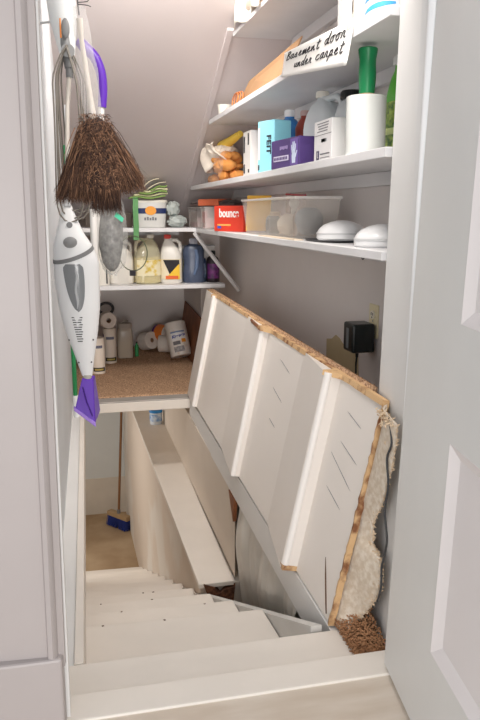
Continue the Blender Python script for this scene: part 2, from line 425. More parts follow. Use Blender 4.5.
# ------------------------------------------------------------------ the lid propped against the right wall
LO = Vector((.727, 1.895, -.026)); LA = Vector((.040, 2.85, .024)); LB = Vector((.130, -.045, .700))
La, Lb = LA.normalized(), LB
LN = LA.cross(LB).normalized()
if LN.x > 0: LN = -LN
def LP(s, t, h): return LO + La * s + LB * t + LN * h
lid = thing('stair_lid', 'large white stepped wooden lid propped up against the right wall over the stairs', 'lid', tuple(LO))
def lb(b): b.v = [(x - LO.x, y - LO.y, z - LO.z) for x, y, z in b.v]; return b
prof = [(0, 0), (.345, .002), (.350, .050), (.362, .056), (.375, .054), (.74, .004), (1.265, .004), (1.270, .038), (1.282, .043), (1.295, .041), (1.70, .004),
        (2.505, .004), (2.510, .030), (2.522, .034), (2.535, .032), (2.86, .010), (2.86, -.012), (0, -.012)]
b = MB().prism(prof, lambda s, h: LP(s, 0, h), lambda s, h: LP(s, 1, h))
lb(b).build('lid_board', lid_m, lid)
# rounded nosings; light falling on the step edges is put into a paler tone
for s0, h0 in ((.346, .052), (1.266, .040), (2.506, .031)):
    q = MB().tube([LP(s0 + .012, t / 12, h0 - .010) for t in range(13)], .013, 10)
    lb(q).build('nosing', mat('nosing_lit_tone', (234, 230, 226), .4), lid, smooth=True)
# raw wood along the top edge and the near edge
rw = random.Random(5)
q = MB(); n = 70
vs = []
for i in range(n + 1):
    s = 2.86 * i / n; j = rw.uniform(0, .007)
    hh = 0.004 + max([h for (a, h) in ((.37, .054), (1.29, .041), (2.53, .032)) if abs(s - a) < .03] or [0]) 
    vs += [LP(s, .985 - j * .4, hh + .003), LP(s, 1.008, hh + .003), LP(s, 1.008, -.013), LP(s, .985, -.013)]
fs = [(i * 4 + k, i * 4 + (k + 1) % 4, (i + 1) * 4 + (k + 1) % 4, (i + 1) * 4 + k) for i in range(n) for k in range(4)] + [(0, 1, 2, 3), (n * 4 + 3, n * 4 + 2, n * 4 + 1, n * 4)]
q.add(vs, fs); lb(q).build('raw_top_edge', wood_m, lid, label='raw brown wood top edge')
q = MB(); vs = []; n = 50
for i in range(n + 1):
    t = i / n; j = rw.uniform(0, .010)
    vs += [LP(-.006, t, .006 + j * .3), LP(.004 + j * .8, t, .004), LP(.004, t, -.012), LP(-.008 + j * .5, t, -.012)]
fs = [(i * 4 + k, i * 4 + (k + 1) % 4, (i + 1) * 4 + (k + 1) % 4, (i + 1) * 4 + k) for i in range(n) for k in range(4)] + [(0, 1, 2, 3), (n * 4 + 3, n * 4 + 2, n * 4 + 1, n * 4)]
q.add(vs, fs); lb(q).build('raw_near_edge', wood_m, lid, label='raw splintered wood near edge')
q = MB().box(-.01, .01, -.012, .012, -.012, .012)
Mx = LP(.352, -.005, .030)
q = MB().hexa([LP(.345, -.004, .0), LP(.372, -.004, .0), LP(.372, -.004, .054), LP(.345, -.004, .054), LP(.345, .022, .0), LP(.372, .022, .0), LP(.372, .022, .056), LP(.345, .022, .056)])
lb(q).build('end_grain', wood_m, lid, label='bare wood end of a step edge')
q = MB().hexa([LP(1.33, .975, .036), LP(1.56, .975, .016), LP(1.56, 1.003, .016), LP(1.33, 1.003, .036), LP(1.33, .985, .043), LP(1.56, .990, .022), LP(1.56, 1.004, .022), LP(1.33, 1.004, .043)])
lb(q).build('torn_edge', hard_m, lid)
for (s0, t0, s1, t1) in ((.24, .87, .11, .84), (.24, .73, .08, .69), (.31, .66, .08, .57), (.27, .50, .12, .46), (.14, .22, .04, .02), (1.02, .88, .86, .84), (1.04, .70, .88, .66), (1.0, .52, .9, .50)):
    hb = .0006 if s0 < .3 else .004
    def hs(s): return .0012 if s < .34 else (.054 - (s - .375) * .137 if s < .74 else .0045)
    q = MB().tube([LP(s0 + (s1 - s0) * k / 6, t0 + (t1 - t0) * k / 6, hs(s0 + (s1 - s0) * k / 6)) for k in range(7)], [.0002, .001, .0012, .0010, .0012, .001, .0002] if s0 != .14 else [.001, .002, .003, .003, .003, .003, .002], 5)
    lb(q).build('crack', chip_m if s0 == .14 else print_m, lid)

# carpet glued to the lid's hidden face, spilling past the near edge
cf = thing('loose_carpet', 'curled fraying beige carpet hanging off the near end of the propped lid', 'carpet', (.80, 1.87, -.03))
def cb(b): b.v = [(x - .80, y - 1.87, z + .03) for x, y, z in b.v]; return b
edge = [(.838, 1.80, .66), (.824, 1.70, .655), (.824, 1.70, .60), (.825, 1.73, .50), (.826, 1.775, .40), (.828, 1.835, .32), (.828, 1.825, .255), (.826, 1.76, .236), (.826, 1.76, .145),
        (.820, 1.82, .06), (.795, 1.85, .0), (.772, 1.80, -.022)]
def lerp(arr, u):
    f = u * (len(arr) - 1); i = min(int(f), len(arr) - 2); f -= i
    return Vector(arr[i]).lerp(Vector(arr[i + 1]), f)
def flap(a, c):      # a: top->bottom, c: lid edge -> outer edge
    p = LP(.01, 1 - a * .985, -.018)
    e = lerp(edge, a)
    q = p.lerp(e, c)
    q.x -= .012 * math.sin(PI * c)
    q.y += .020 * math.sin(PI * c) * math.sin(PI * a)
    return q
b = MB().grid(48, 14, flap)
cb(b).build('backing', backing_m, cf, smooth=True, solid=.006)
rt_ = random.Random(9)
tf = MB()
for i in range(900):
    a = rt_.random(); e = flap(a, 1 - .16 * rt_.random() ** 1.6 * (3.2 if a < .22 else 1))
    if a < .10: e = e + Vector((rt_.uniform(-.02, .004), rt_.uniform(-.004, .012), 0))
    d = Vector((rt_.uniform(-.2, .7), rt_.uniform(-1, .3), rt_.uniform(-.8, .5))).normalized() * rt_.uniform(.005, .012)
    tf.tube([e, e + d], [.0028, .0010], 5)
cb(tf).build('frayed_pile', tuft_m, cf)
# brown pile standing in the corner behind the fold
tf = MB()
for i in range(2200):
    y = rt_.uniform(1.725, 1.90); fr = (y - 1.725) / .175
    x = .838 - rt_.random() * .095 ; z = -.028 + rt_.random() * (.02 + .085 * fr) * (1 - (.838 - x) / .13)
    e = Vector((x, y, z)); d = Vector((rt_.uniform(-1, .3), rt_.uniform(-1, .3), rt_.uniform(-.2, .8))).normalized() * rt_.uniform(.006, .012)
    tf.tube([e, e + d], [.0030, .0012], 5)
cb(tf).build('brown_pile', tuft2_m, cf, label='brown carpet pile bunched in the corner')
b = MB().grid(26, 40, lambda a, c: LP(.13 + 2.73 * c, .01 + 1.012 * a, -.022 - .001 * math.sin(60 * c)))
cb(b).build('lid_pile', carpet_m, cf, smooth=True, solid=.016)
tf = MB()
for i in range(900):
    s = .13 + 2.3 * rt_.random(); e = LP(s, 1.012, -.018 - .012 * rt_.random())
    d = Vector((rt_.uniform(-.5, .3), rt_.uniform(-.4, .4), 1)).normalized() * rt_.uniform(.004, .011)
    tf.tube([e, e + d], [.0026, .001], 4)
cb(tf).build('top_pile', tuft2_m, cf)

# ------------------------------------------------------------------ shelves
def shelf_right(z, t, y1, label, y0=1.958, cleat=True, x0=.8775):
    s = thing('wall_shelf', label, 'shelf', (1.04, (y0 + y1) / 2, z - t), group='long white shelves on the right wall')
    cx, cy, cz = 1.04, (y0 + y1) / 2, z - t
    MB().prism([(x0 - cx, y0 - cy), (x0 - cx, y1 - cy), (1.205 - cx, y1 - cy), (1.205 - cx, y0 - cy)], lambda x, y: (x, y, 0), lambda x, y: (x, y, t)).build('board', shelf_m, s, bevel=.002)
    if cleat: MB().box(1.178 - cx, 1.205 - cx, y0 - cy, y1 - .05 - cy, -.052, -.001).build('cleat', shelf_m, s, bevel=.002)
    return s
Z5, Z4, Z3, Z2 = 1.089, 1.378, 1.744, 2.095
s5 = shelf_right(Z5, .026, 5.52, 'lowest long white shelf on right wall holding clear bin and two white domes')
s4 = shelf_right(Z4, .028, 5.24, 'middle long white shelf on right wall holding jugs and green-handled roll')
s3 = shelf_right(Z3, .026, 4.54, 'upper white shelf on right wall with a handwritten note on its edge')
s2 = shelf_right(Z2, .021, 3.88, 'topmost white shelf on right wall holding a cloth bundle')
# short hanging post between the upper two shelves
tag(MB().box(.905, .935, 2.385, 2.44, Z3 + .001, Z2 - .022).build('support_post', jamb_m, bevel=.003), 'white upright post between the two uppermost shelves', 'post')
# small screw hooks under the lowest long shelf
t = thing('screw_hook', 'small wire hook screwed under lowest long shelf near the adapter', 'hook', (1.15, 2.60, Z5 - .047))
MB().tube([(-.06 + .0 , 0, .022), (-.06, 0, .006)] + [(-.06, .012 * math.sin(a) , -.006 + .012 * math.cos(a)) for a in [k * .5 for k in range(10)]], .0018, 6).build('hook_wire', dgrey_m, t)

# back shelves
def shelf_back(z, t, y0, x0, x1, label):
    s = thing('corner_shelf', label, 'shelf', ((x0 + x1) / 2, y0 + .2, z - t), group='back shelves')
    cx = (x0 + x1) / 2; cy = y0 + .2
    MB().box(x0 - cx, x1 - cx, -.2, .28, 0, t).build('board', shelf_m, s, bevel=.002)
    return s
ZA, ZB = 1.0945, .703
sa = shelf_back(ZA - .001, .026, 5.02, .03, .876, 'white shelf across the back above the detergent bottles')
sb = shelf_back(ZB, .028, 5.06, .03, 1.085, 'lower white back shelf with detergent jugs standing on it')
MB().box(-.375, .375, .27, .29, -.035, 0).build('cleat', shelf_m, sa)
# diagonal strut from the lowest long shelf to the wall
tag(MB().tube([(.862, 5.02, 1.062), (1.19, 5.075, .650)], .014, 4).build('diagonal_strut', shelf_m), 'slim white diagonal strut bracing lowest long shelf at its far end', 'brace')

# ------------------------------------------------------------------ generic bottle parts
def band(parent, prof_fn, z0, z1, a0, a1, m, name='paper_label', sx=1, sy=1, p=2, off=.0012, seg=16, label=None):
    n = 6
    pr = [(prof_fn(z0 + (z1 - z0) * i / n) + off, z0 + (z1 - z0) * i / n) for i in range(n + 1)]
    return MB().lathe(pr, seg, sx, sy, p, a0=a0, a1=a1, cap=False).build(name, m, parent, smooth=True, label=label)
def interp(prof):
    def f(z):
        for (r0, z0), (r1, z1) in zip(prof, prof[1:]):
            if z0 <= z <= z1 and z1 > z0: return r0 + (r1 - r0) * (z - z0) / (z1 - z0)
        return prof[-1][0]
    return f
def cap_(parent, r, z0, h, m, name='cap', ribs=True):
    b = MB(); n = 32
    pr = [(r, z0), (r, z0 + h * .85), (r * .9, z0 + h), (0.001, z0 + h)]
    b.lathe(pr, n)
    if ribs:
        for k in range(n): 
            a = 2 * PI * k / n; b.box(r * math.cos(a) - .0007, r * math.cos(a) + .0007, r * math.sin(a) - .0007, r * math.sin(a) + .0007, z0 + .001, z0 + h * .8)
    return b.build(name, m, parent, smooth=True)
F0, F1 = -PI * .5 - 1.05, -PI * .5 + 1.05       # front arc (-y side)

# ================================================================== SHELF 5 (lowest long one)
RZ = -PI / 2
TS = 1.17
Ztop = Z5
# stacked photo/clip boxes in clear bins at the far end
def clear_box(loc, sx, sy, sz, rz, label, fillm, fill2=None, lidm=None, group=None):
    t = thing('clear_storage_box', label, 'storage box', loc, rz, group)
    w = .002; b = MB()
    b.box(-sx / 2, sx / 2, -sy / 2, sy / 2, 0, w)
    b.box(-sx / 2, sx / 2, -sy / 2, -sy / 2 + w, w, sz).box(-sx / 2, sx / 2, sy / 2 - w, sy / 2, w, sz)
    b.box(-sx / 2, -sx / 2 + w, -sy / 2 + w, sy / 2 - w, w, sz).box(sx / 2 - w, sx / 2, -sy / 2 + w, sy / 2 - w, w, sz)
    b.build('box_wall', film('clear_plastic', (232, 226, 222), .32, .2), t)
    MB().box(-sx / 2 - .004, sx / 2 + .004, -sy / 2 - .004, sy / 2 + .004, sz, sz + .008).build('box_lid', lidm or film('clear_lid', (214, 208, 204), .6, .2), t, bevel=.002)
    MB().box(-sx / 2 + .012, sx / 2 - .012, -sy / 2 + .008, sy / 2 - .012, .004, sz * .55).build('contents', fillm, t, bevel=.004)
    if fill2: MB().box(-sx / 2 + .02, sx / 2 - .03, -sy / 2 + .006, -sy / 2 + .02, sz * .3, sz * .85).build('contents', fill2, t, bevel=.002)
    return t
pink_m = mat('pink_packet', (222, 176, 176), .6, .15, 20)
red_m = mat('red_packet', (200, 62, 74), .5)
clear_box((0.9769, 5.265, Ztop + 0.0012), .20, .14, .115, RZ + .1, 'clear plastic box of pale pink packets, farthest on lowest long shelf', pink_m, mat('pale_packet', (226, 214, 208), .6))
clear_box((0.9711, 4.8672, Ztop + 0.0012), .13, .13, .115, RZ, 'clear plastic box with red and white packet, beside the red dryer sheet box', pink_m, red_m)
t = thing('sponge_packet', 'long orange and black packet lying on top of clear storage boxes', 'packet', (0.9945, 4.8438, Ztop + 0.1474), RZ + .34)
MB().grid(20, 14, lambda a, c: ((a - .5) * .50, (c - .5) * .11, .020 + .018 * math.sin(PI * a) ** .4 * math.sin(PI * c) ** .5 + .003 * math.sin(40 * a + 9 * c))).build('wrapper', mat('grey_wrapper', (96, 86, 84), .35), t, smooth=True)
MB().box(-.245, .245, -.050, .050, .001, .022).build('sponges', mat('dark_sponges', (88, 74, 72), .8), t, bevel=.008)
MB().box(-.13, .09, -.057, .035, .004, .040).build('wrapper_label', mat('orange_label', (220, 112, 74), .5), t, bevel=.003)

t = thing('dryer_sheet_box', 'bright red orange box of dryer sheets on lowest long shelf', 'box', (0.9769, 4.212, Ztop), RZ + .42)
MB().box(-.120, .120, -.055, .055, 0, .125).build('carton', mat('red_orange_carton', (216, 64, 44), .45), t, bevel=.003)
MB().box(-.1212, -.120, -.05, .05, .02, .10).build('side_print', mat('yellow_print', (232, 190, 90), .5), t)
lettering('bounce', .058, paper_m, t, (.005, -.0556, .088), name='lettering', sx=.95, bold=.0015)
MB().box(-.09, .02, -.0560, -.055, .028, .036).build('print_line', mat('orange_print', (250, 170, 90), .5), t)
MB().box(-.09, -.06, -.0562, -.055, .014, .026).build('print_line', mat('blue_print', (60, 90, 190), .5), t)

# the big clear bin
t = thing('clear_bin', 'large clear plastic bin full of odds and ends on lowest long shelf', 'bin', (1.0237, 3.393, Ztop), RZ)
L_, Wd, Hh, tp = .40, .085, .145, .03
def binring(z, inset=0): 
    k = z / Hh; hx = L_ - tp + tp * k - inset; hy = Wd - .012 + .012 * k - inset
    return [(-hx, -hy, z), (hx, -hy, z), (hx, hy, z), (-hx, hy, z)]
b = MB(); o0, o1, i0, i1 = binring(0), binring(Hh), binring(.004, .003), binring(Hh, .003)
b.add(o0 + o1 + i0 + i1, [(3, 2, 1, 0)] + [(i, (i + 1) % 4, 4 + (i + 1) % 4, 4 + i) for i in range(4)] + [(8, 9, 10, 11)] + [(8 + (i + 1) % 4, 8 + i, 12 + i, 12 + (i + 1) % 4) for i in range(4)] + [(4 + i, 4 + (i + 1) % 4, 12 + (i + 1) % 4, 12 + i) for i in range(4)])
b.build('bin_wall', film('clear_bin_plastic', (226, 220, 214), .26, .15), t, bevel=.003)
b = MB(); r0 = binring(Hh - .012); r1 = binring(Hh)
for i in range(4):
    a, c = Vector(r1[i]), Vector(r1[(i + 1) % 4]); b.tube([a, c], .0055, 6)
b.build('bin_rim', film('clear_rim', (236, 232, 228), .75, .15), t, smooth=True)
bin_loc = Vector((1.0237, 3.393, Ztop))
def in_bin(x, y, z): return (bin_loc.x + 1.17 * y, bin_loc.y - 1.17 * x, bin_loc.z + 1.17 * z)
o = tag(MB().grid(6, 8, lambda a, c: (1.053 - .117 * a, 3.785 - .035 * c + .047 * a, Ztop + .014 + .181 * c)).build('yellow_envelope', mat('yellow_paper', (238, 186, 74), .6), solid=.006), 'yellow folder standing up at the far end of the clear bin', 'folder')
rb = random.Random(4)
q = MB().ball((0, 0, .042), .052, .036, .040, 18, .10, rb)
c_ = thing('cloth_ball', 'crumpled cream cloth inside the near half of the clear bin', 'cloth', in_bin(.12, -.02, .006)); q.build('crumpled_cloth', mat('cream_cloth', (226, 212, 196), .9, .1, 30), c_, smooth=True)
c_ = thing('paper_ball', 'small pale ball resting high in the middle of the clear bin', 'ball', in_bin(.05, .02, .085)); MB().ball((0, 0, .045), .022, .022, .022, 14).build('ball', offw_m, c_, smooth=True)
MB().tube([(0, 0, -.075), (0, 0, .03)], .012, 10).build('stick', offw_m, c_, smooth=True)
c_ = thing('masking_tape_roll', 'grey rolled tape standing inside the clear bin', 'tape', in_bin(-.03, -.045, .043), RZ)
MB().lathe([(.036, -.022), (.036, .022), (.022, .022), (.022, -.022), (.036, -.022)], 24, M=Matrix.Rotation(PI / 2, 4, 'X'), cap=False).build('tape', mat('grey_tape', (128, 126, 124), .5), c_, smooth=True)
c_ = thing('teal_cloth', 'dark teal cloth bundle near the end of the clear bin', 'cloth', in_bin(.26, .012, .006)); MB().ball((0, 0, .055), .055, .04, .05, 16, .1, rb).build('bundle', mat('teal_grey_cloth', (104, 118, 126), .8, .2, 20), c_, smooth=True)
c_ = thing('zip_bag', 'clear zip bag with a red seal sticking up out of the clear bin', 'bag', in_bin(-.02, .045, .09), RZ)
MB().grid(14, 6, lambda a, c: ((a - .5) * .26, .006 * math.sin(9 * a), c * .085 - .01 * a)).build('bag_film', film('bag_film', (224, 206, 200), .45, .2), c_, smooth=True, solid=.001)
MB().tube([((a / 12 - .5) * .26, .006 * math.sin(9 * a / 12), .078 - .01 * a / 12) for a in range(13)], .0035, 6).build('zip_seal', mat('red_seal', (186, 52, 66), .5), c_)
for (x, m_) in ((.19, 'brown_tube'), (-.16, 'pale_can'),):
    c_ = thing('small_can', 'small %s standing inside the clear bin' % ('grey-brown can' if m_ == 'brown_tube' else 'pale beige jar'), 'can', in_bin(x, .0, .006))
    MB().lathe([(.028, 0), (.028, .075), (.022, .08), (.022, .09), (.001, .09)], 20).build('can_body', mat(m_, (150, 128, 112) if m_ == 'brown_tube' else (226, 200, 170), .5), c_, smooth=True)

t = thing('dark_tray', 'thin dark tray lying under the farther white dome', 'tray', (1.0003, 2.691, Ztop), RZ)
MB().lathe([(.085, 0), (.090, .006), (.084, .006), (.080, .003), (.001, .003)], 32, sx=1.6, sy=.8, p=3).build('tray', dgrey_m, t, smooth=True)
t = thing('paper_sheet_stack', 'few flat sheets of beige card under the clear bin edge', 'card', (0.936, 3.0654, Ztop), RZ)
MB().box(-.26, .22, -.045, -.012, 0, .004).build('card_sheet', mat('beige_card', (222, 206, 184), .7), t)
def dome(loc, r, label):
    t = thing('dome_light_cover', label, 'light cover', loc, 0, 'white domes on the lowest long shelf')
    pr = [(r * .93, 0), (r, .006), (r, .020), (r * .97, .026), (r * .9, .036), (r * .72, .048), (r * .45, .057), (r * .2, .061), (.001, .062)]
    MB().lathe(pr, 40).build('dome', plast_m, t, smooth=True)
    MB().lathe([(r * .99, .018), (r * 1.02, .019), (r * 1.02, .023), (r * .99, .024)], 40, cap=False).build('rim_ring', mat('pale_ring', (206, 206, 206), .35), t, smooth=True)
    return t
dome((1.0085, 2.6149, Ztop + 0.0082), .080, 'farther of two white plastic domes, sitting on the dark tray')
dome((0.9968, 2.2288, Ztop), .076, 'nearer of two white plastic domes, next to the door frame')

# ================================================================== SHELF 4 (middle)
Ztop = Z4
# bag of rags
t = thing('rag_bag', 'clear bag stuffed with orange yellow and white rags at shelf end', 'bag', (1.0354, 4.6566, Ztop))
rg = random.Random(21)
cols = [mat('rag_orange', (232, 160, 86), .85, .12, 20), mat('rag_yellow', (236, 196, 112), .85, .1, 20), mat('rag_white', (232, 222, 208), .9, .06, 30), mat('rag_pink', (214, 184, 172), .85, .1, 20)]
def rag(x, y, z, rx, ry, rz_, m_):
    b = MB().ball((x, y, z), rx, ry, rz_, 16, .17, rg); b.build('rag', m_, t, smooth=True, subsurf=1)
for q in range(34):
    lay = q % 4; y = rg.uniform(-.21, .24) * (1 - .12 * lay); x = -.03 + rg.uniform(-.05, .06) * (1 - .15 * lay); z = .032 + .045 * lay + rg.uniform(-.006, .010)
    rag(x, y, z, rg.uniform(.030, .052), rg.uniform(.040, .075), min(z - .002, rg.uniform(.020, .036)), cols[(q * 3 + lay) % 4] if lay < 3 else cols[2])
b = MB().grid(20, 18, lambda a, c: (-.125 + .04 * math.sin(7 * a + 2) * c + .05 * c * c - .012 * math.sin(22 * a), .20 - .36 * a + .03 * math.sin(5 * c), .195 - .135 * c * (.75 + .25 * math.sin(6 * a)) + .01 * math.sin(13 * a)))
b.build('draped_white_rag', cols[2], t, smooth=True, solid=.004, label='white rag draped over the front')
b = MB().tube([(-.03, .12, .17), (-.04, .02, .195), (-.03, -.12, .205), (.0, -.24, .235)], [.022, .028, .024, .016], 12); b.build('rag', mat('rag_bright_yellow', (238, 204, 84), .8), t, smooth=True)
MB().grid(18, 14, lambda a, c: (-.118 + .05 * c * c + .006 * math.sin(30 * a + 8 * c), .27 - .57 * a, .002 + .19 * c * (.8 + .2 * math.sin(3 * a)))).build('bag_film', film('rag_bag_film', (236, 228, 220), .16, .12, .3), t, smooth=True)

def carton(name, label, cat, loc, sx, sy, sz, m_, rz=RZ, extra=None):
    t = thing(name, label, cat, loc, rz)
    MB().box(-sx / 2, sx / 2, -sy / 2, sy / 2, 0, sz).build('carton', m_, t, bevel=.0015)
    return t
t = carton('bulb_carton', 'tall narrow white carton with black print beside the rag bag', 'box', (1.0062, 3.861, Ztop), .13, .10, .20, mat('white_carton', (222, 218, 214), .5))
for x, z0, z1 in ((-.055, .11, .18), (-.055, .02, .06), (.02, .14, .19), (.025, .02, .035)):
    MB().box(x, x + .02, -.0512, -.05, z0, z1).build('printed_block', ink_m, t)
t = carton('light_carton', 'light blue carton printed FEIT on middle long shelf', 'box', (.955, 3.36, Ztop), .11, .08, .195, mat('cyan_carton', (142, 208, 224), .45), rz=RZ + .35)
lettering('FEIT', .040, ink_m, t, (.018, -.0406, .105), rot=(PI / 2, PI / 2, 0), bold=.001)
MB().box(-.053, -.042, -.0406, -.04, .05, .17).build('printed_block', mat('pale_print', (232, 240, 240), .5), t)
MB().box(-.052, -.044, -.041, -.0405, .01, .03).build('printed_block', ink_m, t)

def simple_bottle(name, label, loc, prof, bm_, capm, capr, caph, rz=0, lab=None, sx=1, sy=1, p=2.0, group=None):
    t = thing(name, label, 'bottle', loc, rz, group)
    body = MB().lathe(prof, 28, sx, sy, p).build('bottle_body', bm_, t, smooth=True)
    ztop = prof[-1][1]
    cap_(t, capr, ztop - .002, caph, capm)
    if lab:
        for (z0, z1, a0, a1, lm) in lab: band(body, interp(prof), z0, z1, a0, a1, lm, sx=sx, sy=sy, p=p)
    return t
FA0, FA1 = -PI - .7, -PI + 1.1       # arc facing -x/-y for items on the right wall
simple_bottle('spray_bottle', 'blue plastic bottle with white cap behind the light blue carton', (1.10, 3.60, Ztop), [(.052, 0), (.055, .01), (.055, .18), (.050, .205), (.030, .225), (.020, .232), (.020, .24)],
    mat('blue_bottle', (58, 128, 196), .3), plast_m, .022, .028, lab=[(.05, .17, FA0, FA1, mat('blue_label', (46, 92, 170), .4))])
simple_bottle('cleaner_bottle', 'translucent red brown bottle between blue bottle and white jug', (1.10, 3.36, Ztop), [(.036, 0), (.038, .01), (.036, .12), (.038, .17), (.030, .19), (.016, .21), (.016, .22)],
    mat('redbrown_bottle', (142, 58, 46), .3), mat('clear_cap', (200, 170, 165), .3), .017, .02)
# glove box
t = carton('glove_box', 'purple box of disposable gloves showing a pale hand', 'box', (0.9418, 2.9835, Ztop), .24, .09, .098, mat('deep_purple_carton', (78, 58, 116), .45), rz=RZ + .12)
MB().box(.052, .112, -.0465, -.045, .006, .092).build('hand_panel', mat('purple_panel', (108, 84, 156), .5), t)
hm = mat('pale_hand_print', (206, 218, 236), .5); hb_ = MB()
hb_.prism([(.070, .012), (.094, .012), (.098, .040), (.094, .050), (.072, .050), (.066, .036)], lambda x, z: (x, -.0472, z), lambda x, z: (x, -.0465, z))
for (x0, z0, x1, z1) in ((.070, .046, .064, .072), (.077, .048, .075, .082), (.084, .048, .086, .083), (.091, .046, .097, .074), (.096, .032, .108, .052)):
    d = Vector((x1 - x0, 0, z1 - z0)).normalized(); n_ = Vector((-d.z, 0, d.x)) * .0032
    p0, p1 = Vector((x0, 0, z0)), Vector((x1, 0, z1))
    hb_.prism([tuple((p0 - n_)[i] for i in (0, 2)), tuple((p0 + n_)[i] for i in (0, 2)), tuple((p1 + n_ * .8)[i] for i in (0, 2)), tuple((p1 - n_ * .8)[i] for i in (0, 2))], lambda x, z: (x, -.0472, z), lambda x, z: (x, -.0465, z))
hb_.build('hand_print', hm, t)
MB().box(-.095, .035, -.0462, -.045, .024, .042).build('printed_block', mat('lilac_white_print', (214, 208, 228), .5), t)
for k in range(9): MB().box(-.09 + .0135 * k, -.081 + .0135 * k, -.0468, -.0462, .028, .038).build('printed_block', MATS['deep_purple_carton'], t)
for k in range(5): MB().box(-.04 + .014 * k, -.030 + .014 * k, -.0462, -.045, .062 + .002 * (k % 2), .074).build('printed_block', mat('mauve_print', (150, 132, 178), .5), t)

# square shouldered jugs with an integral handle
def jug(name, label, cat, loc, rz, bm_, capm, w=.075, h=.30, lab=None, handle=True, sy=.85, liquid=None, level=.4, capr=.021, caph=.022, group=None, hdir=1, lean=.30):
    def sk(b):
        b.v = [(x - hdir * w * lean * max(0, (z - .62 * h) / (.33 * h)), y, z) for x, y, z in b.v]; return b
    t = thing(name, label, cat, loc, rz, group)
    pr = [(w * .90, 0), (w, h * .03), (w, h * .52), (w * .97, h * .60), (w * .80, h * .72), (w * .52, h * .84), (capr * 1.15, h * .90), (capr * .95, h * .92), (capr * .95, h * .95)]
    body = sk(MB().lathe(pr, 36, 1, sy, 3.4)).build('jug_body', bm_, t, smooth=True)
    if liquid:
        lp = [(w * .86, .004), (w * .96, h * .035), (w * .96, h * level), (.001, h * level)]
        MB().lathe(lp, 36, 1, sy, 3.4).build('liquid', liquid, t, smooth=True)
    if handle:
        MB().tube([(hdir * w * .78, 0, h * .60), (hdir * w * .86, 0, h * .74), (hdir * w * .80, 0, h * .85), (hdir * w * .52, 0, h * .905), (hdir * (capr * .7 - w * lean), 0, h * .905)], [.013, .012, .012, .012, .012], 12).build('handle', bm_, t, smooth=True)
    cp_ = cap_(t, capr, h * .935, caph, capm); cp_.location.x = -hdir * w * lean
    if lab:
        for (z0, z1, a0, a1, lm) in lab: band(body, interp(pr), z0 * h, z1 * h, a0, a1, lm, sx=1, sy=sy, p=3.4)
    return t
milky = film('milky_plastic', (222, 226, 226), .88, .35)
t = jug('white_jug', 'white translucent jug with big loop handle behind the glove box', 'jug', (1.095, 3.02, Ztop), RZ + .18, mat('milky_jug', (208, 214, 216), .35), offw_m, w=.102, h=.268, lab=None, capr=.023, hdir=1, sy=.7, lean=.5)
t = thing('black_capped_bottle', 'white bottle with wide black cap behind the printed white carton', 'bottle', (1.12, 2.84, Ztop), RZ)
pr = [(.055, 0), (.06, .01), (.06, .17), (.05, .20), (.032, .215), (.030, .225)]
MB().lathe(pr, 30, 1, .8, 3).build('bottle_body', mat('milky_jug', (208, 214, 216), .35), t, smooth=True)
cap_(t, .036, .218, .028, black_m)
t = carton('printed_carton', 'white carton with small print in front of the black capped bottle', 'box', (0.9769, 2.6383, Ztop), .16, .075, .128, mat('bright_carton', (232, 230, 230), .5))
b = MB()
for k in range(4): b.box(-.05 + .006 * (k % 3), .055 - .004 * k, -.0385, -.0375, .118 - .008 * k, .1205 - .008 * k)
for k in range(3): b.box(-.01, .012 + .012 * k, -.0385, -.0375, .062, .072)
b.box(-.055, -.030, -.0385, -.0375, .010, .038); b.box(-.020, .065, -.0385, -.0375, .024, .028); b.box(-.020, .065, -.0385, -.0375, .014, .016); b.box(-.078, .078, -.0385, -.0375, .084, .0855)
b.build('small_print', print_m, t)
MB().box(-.052, -.030, -.0388, -.0385, .012, .036).build('dark_square', mat('violet_ink', (58, 44, 92), .5), t)
MB().box(-.046, -.042, -.0391, -.0388, .016, .034).box(-.046, -.036, -.0391, -.0388, .016, .019).build('white_mark', paper_m, t)

# stretch wrap roll with green handle
t = thing('stretch_wrap_roll', 'clear stretch wrap roll with a long green handle on top', 'wrap roll', (0.9535, 2.2873, Ztop))
wm = film('wrap_film', (218, 220, 216), .92, .12)
MB().lathe([(.052, 0), (.0545, .002), (.0545, .153), (.052, .155), (.022, .155), (.022, .002), (.052, 0)], 48, cap=False).build('film_roll', wm, t, smooth=True)
MB().lathe([(.021, .001), (.021, .162), (.016, .162), (.016, .001)], 30, cap=False).build('core', card_m, t, smooth=True)
MB().lathe([(.020, .156), (.0215, .175), (.0235, .20), (.0235, .215), (.0225, .235), (.0225, .25), (.0255, .268), (.0262, .276), (.024, .279), (.018, .280), (.001, .276)], 32).build('green_handle', mat('green_plastic', (22, 124, 74), .35), t, smooth=True)
# green cleaner bottle partly hidden by the door frame
t = thing('green_cleaner_bottle', 'bright green cleaner bottle half hidden by the right door frame', 'bottle', (1.0881, 2.34, Ztop), RZ)
pr = [(.050, 0), (.055, .008), (.054, .10), (.050, .14), (.042, .18), (.030, .215), (.018, .235), (.016, .25)]
gm = mat('lime_bottle', (88, 190, 44), .3)
MB().lathe(pr, 30, 1, .62, 2.6).build('bottle_body', gm, t, smooth=True)
cap_(t, .018, .248, .025, plast_m)
band(t, interp(pr), .02, .15, F0 - .3, F1 + .6, mat('lime_label', (190, 214, 90), .45, 0, 45, rgb2=(70, 120, 40)), sx=1, sy=.62, p=2.6)
band(t, interp(pr), .06, .078, F0 - .3, F1 + .6, mat('pale_band', (220, 232, 160), .5), sx=1, sy=.62, p=2.6, off=.002)

